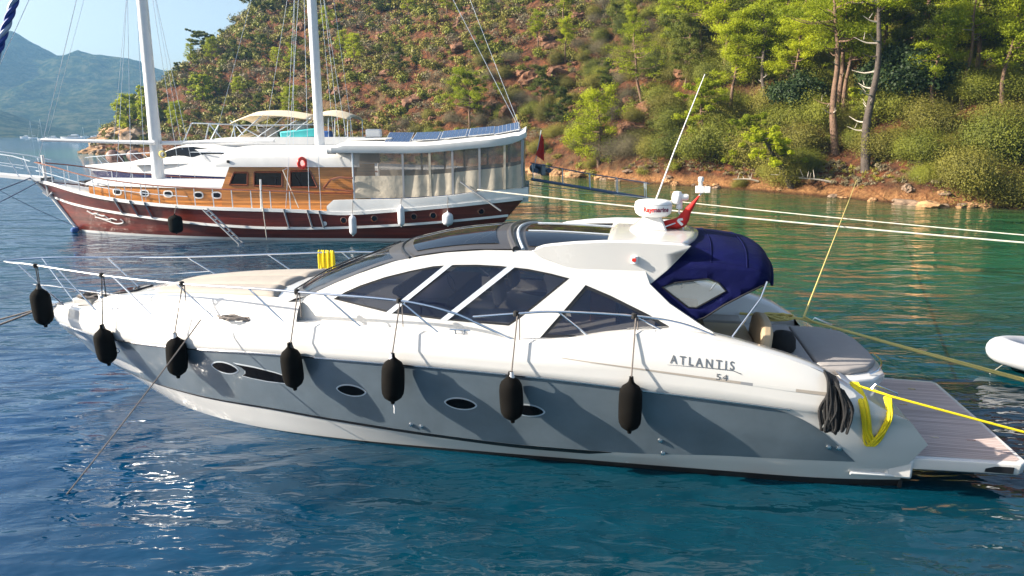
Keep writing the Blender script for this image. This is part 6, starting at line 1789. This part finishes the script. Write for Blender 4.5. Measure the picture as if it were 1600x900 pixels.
for i in sel[NI:]:
    kk = str(kind[i]); c = SM[kk][rs.randint(len(SM[kk]))]
    n = len(c); step_ = 10 if dep[i] < 75 else (22 if dep[i] < 105 else (44 if dep[i] < 140 else 72))
    c = c[::step_]; ctr = c.mean(1, keepdims=True); c = ctr + (c - ctr) * {10: 3.1, 22: 4.7, 44: 6.8, 72: 9.2}[step_]
    c = c.reshape(-1, 3); a = rs.rand() * 6.28; ca, sa = math.cos(a), math.sin(a); s = size[i] * 1.25
    w = np.stack([(c[:, 0] * ca - c[:, 1] * sa) * s + cx[i], (c[:, 0] * sa + c[:, 1] * ca) * s + cyy[i], c[:, 2] * s * rs.uniform(.8, 1.1) + czz[i] - .12], -1)
    cos.append(w); mis.append(np.full(len(w) // 4, ('olive', 'green', 'grey').index(kk), np.int32))
# small dry tufts between the shrubs
tx_ = np.concatenate([rs.uniform(-130, 60, 9000), rs.uniform(10, 45, 9000)]); ty_ = np.concatenate([rs.uniform(40, 240, 9000), rs.uniform(40, 75, 9000)]); td = shore_dist(tx_, ty_); tz = ground(tx_, ty_)
tp = proj(np.stack([tx_, ty_, tz], -1)); ok_ = (td > 1.5) & ((np.arange(18000) < 9000) | (td < 5)) & (tp[0] > -10) & (tp[0] < 1610) & (tp[1] > -20) & (tp[1] < 330)
tuft = bush_co(140, 90, .30, .7, .25).reshape(-1, 4, 3)
for x_, y_, z_ in zip(tx_[ok_], ty_[ok_], tz[ok_]):
    a = rs.rand() * 6.28; ca, sa = math.cos(a), math.sin(a); s = rs.uniform(.22, .5); c = tuft[rs.randint(3)::3].reshape(-1, 3)
    cos.append(np.stack([(c[:, 0] * ca - c[:, 1] * sa) * s + x_, (c[:, 0] * sa + c[:, 1] * ca) * s + y_, c[:, 2] * s + z_ - .04], -1)); mis.append(np.full(len(c) // 4, 2 if rs.rand() < .65 else 0, np.int32))
co = np.concatenate(cos); me = mesh_np('shrub_cover', co, q_of(co), False)
for kk in ('olive', 'green', 'grey'): me.materials.append(M[kk])
me.polygons.foreach_set('material_index', np.concatenate(mis))
o = bpy.data.objects.new('shrub_cover', me); COL.objects.link(o); tag(o, 'scattered low shrubs covering the rest of the hillside', 'shrubs', None, 'stuff')
print('near cover', int((dep[sel[NI:]] < 75).sum()), 'cover quads', len(co) // 4)
# ---- rocks
def rock_mesh(seed, m):
    bm = bmesh.new(); bmesh.ops.create_icosphere(bm, subdivisions=3, radius=1)
    for v in bm.verts:
        p = v.co.copy(); n = mnoise.noise(p * 1.1 + Vector((seed * 3.1, 0, 0))) * .5 + mnoise.noise(p * 2.6 + Vector((0, seed * 2.3, 0))) * .28 + mnoise.noise(p * 6 + Vector((0, 0, seed))) * .10
        v.co = p * (1 + n); v.co.z *= .62
    me = bpy.data.meshes.new('rock'); bm.to_mesh(me); bm.free(); me.materials.append(m); return me
M['redrock'] = mat('red_brown_rock', (.17, .075, .036), .95, var=.6, vscale=1.5, bump=.15, bscale=2.2)
OUT = [rock_mesh(20 + i, M['redrock']) for i in range(4)]
RM = [rock_mesh(i, M['rock'] if i % 3 else M['rockgrey']) for i in range(6)]
for a, b, n, s0, s1, lab, grp in ((0, 9, 64, .14, .50, "tan rock lying at the water's edge below the right wood", 'rocks along the right shore'), (9, 11, 30, .4, 1.1, 'ochre rock at the foot of the slope behind the gangway', 'rocks behind the gangway'), (15, 19, 46, .8, 2.4, 'rugged brown rock at the tip of the far headland', 'rocks of the headland')):
    for k in range(n):
        i = rngw.randint(a, b - 1); t = rngw.random(); p = Vector(SHORE[i]).lerp(Vector(SHORE[i + 1]), t)
        nx = Vector((-(SHORE[i + 1][1] - SHORE[i][1]), SHORE[i + 1][0] - SHORE[i][0])).normalized()
        off = rngw.uniform(-.5, 1.6) if a < 15 else rngw.uniform(-.5, 4)
        p = p - nx * off
        z = max(0, gz(p.x, p.y)); o = bpy.data.objects.new('rock', rngw.choice(RM)); COL.objects.link(o)
        s = rngw.uniform(s0, s1) * (1 if rngw.random() < .8 else 1.5); o.location = (p.x, p.y, z + s * .05); o.scale = (s * rngw.uniform(.8, 1.5), s, s * rngw.uniform(.6, 1.1)); o.rotation_euler = (0, 0, rngw.uniform(0, 6.28))
        tag(o, lab, 'rock', grp)
for k in range(70):
    px_, py_ = rngw.uniform(430, 1080), rngw.uniform(-10, 215); b = hit(px_, py_)
    o = bpy.data.objects.new('rock', rngw.choice(OUT)); COL.objects.link(o); s = rngw.uniform(.5, 1.6)
    o.location = (b.x, b.y, b.z - s * .1); o.scale = (s * rngw.uniform(.9, 1.7), s, s * rngw.uniform(.8, 1.5)); o.rotation_euler = (rngw.uniform(-.3, .3), rngw.uniform(-.3, .3), rngw.uniform(0, 6.28))
    tag(o, 'red-brown rock jutting out of the open slope', 'rock', 'outcrop rocks on the slope')
# ---- driftwood and dead branches on the shore
for k, (px_, py_, l, lab) in enumerate(((1262, 284, 3.0, 'bleached fallen branch on the shore under the leaning pine'), (1185, 290, 2.2, 'grey driftwood pole left of the leaning pine on the shore'), (1300, 291, 2.6, 'pale driftwood log at the foot of the red bank'))):
    b = hit(px_, py_ - 3); g = random.Random(k)
    mb = MB(); pts = [Vector((0, 0, .1)), Vector((-l * .4, .1, .3)), Vector((-l, .3, .25 + .2 * g.random()))]
    mb.tube(spline(pts, 4), [.10 - .008 * i for i in range(9)], 6)
    for q in range(4):
        t = g.uniform(.3, .9); p = pts[0].lerp(pts[2], t) + Vector((0, 0, .12)); mb.tube([p, p + Vector((g.uniform(-.5, .2), g.uniform(-.4, .4), g.uniform(.2, .7)))], [.04, .012], 5)
    o = mb.build('driftwood', M['deadwood'], None, smooth=60); o.location = b; tag(o, lab, 'driftwood')
# ================================================================== FAR BOATS
def far_boat(px_, d, L_, lab, mast=0, dark=False, cabin=True):
    p = pixpt(px_, 208.5, 1.0) - Vector((0, 0, 5)); p = p * (d / p.y)
    e = empty('far_yacht', (p.x, p.y, 0), rad(180) + .1, lab, 'boat')
    rows = []
    for i in range(11):
        t = i / 10; x = L_ * (t - .5); w = L_ * .13 * (1 - t ** 3) ** .8 + .02; z = L_ * (.075 + .05 * t)
        rows.append([(x + .05 * L_ * t, w, z), (x, w * .8, -.2), (x, -w * .8, -.2), (x + .05 * L_ * t, -w, z)])
    mb = MB().grid(rows); mb.add(rows[0], [(0, 1, 2, 3)]); mb.grid([[r[0], r[3]] for r in rows])
    mb.build('hull', M['navyhull'] if dark else M['white2'], e, smooth=40)
    if cabin:
        c = MB(); z0 = L_ * .09
        c.box((-L_ * .06, 0, z0 + L_ * .045), (L_ * .55, L_ * .17, L_ * .09), taper=.8).box((-L_ * .12, 0, z0 + L_ * .115), (L_ * .3, L_ * .15, L_ * .05), taper=.8)
        c.build('cabin', M['white2'], e, smooth=30); MB().box((-L_ * .06, 0, z0 + L_ * .055), (L_ * .5, L_ * .172, L_ * .03)).build('cabin_window', M['tint'], e)
    if mast: MB().tube([(L_ * .05, 0, 1), (L_ * .05, 0, mast)], .12, 6).tube([(L_ * .05, 0, mast), (L_ * .5, 0, L_ * .1)], .04, 4).tube([(L_ * .05, 0, 2.4), (-L_ * .35, 0, 2.2)], .14, 6).build('mast', M['spar'], e)
far_boat(112, 560, 17, 'far motor yacht with a dark hull, the largest boat in the distance')
bpy.context.view_layer.update()
far_boat(80, 600, 11, 'far low motor boat left of the dark-hulled one')
far_boat(66, 520, 8, 'far white sailing boat beside the gulet forestay', 15, cabin=False)
far_boat(50, 700, 8, 'far sailing boat at the foot of the dark hill', 17, cabin=False)
far_boat(38, 760, 10, 'far low white boat, leftmost of those in the distance')
far_boat(131, 850, 9, 'far small boat right of the dark-hulled yacht', 12, cabin=False)
far_boat(158, 640, 9, 'far white sailing boat close left of the headland rocks', 17, cabin=False)
far_boat(147, 900, 9, 'far small cruiser between the dark yacht and the headland')
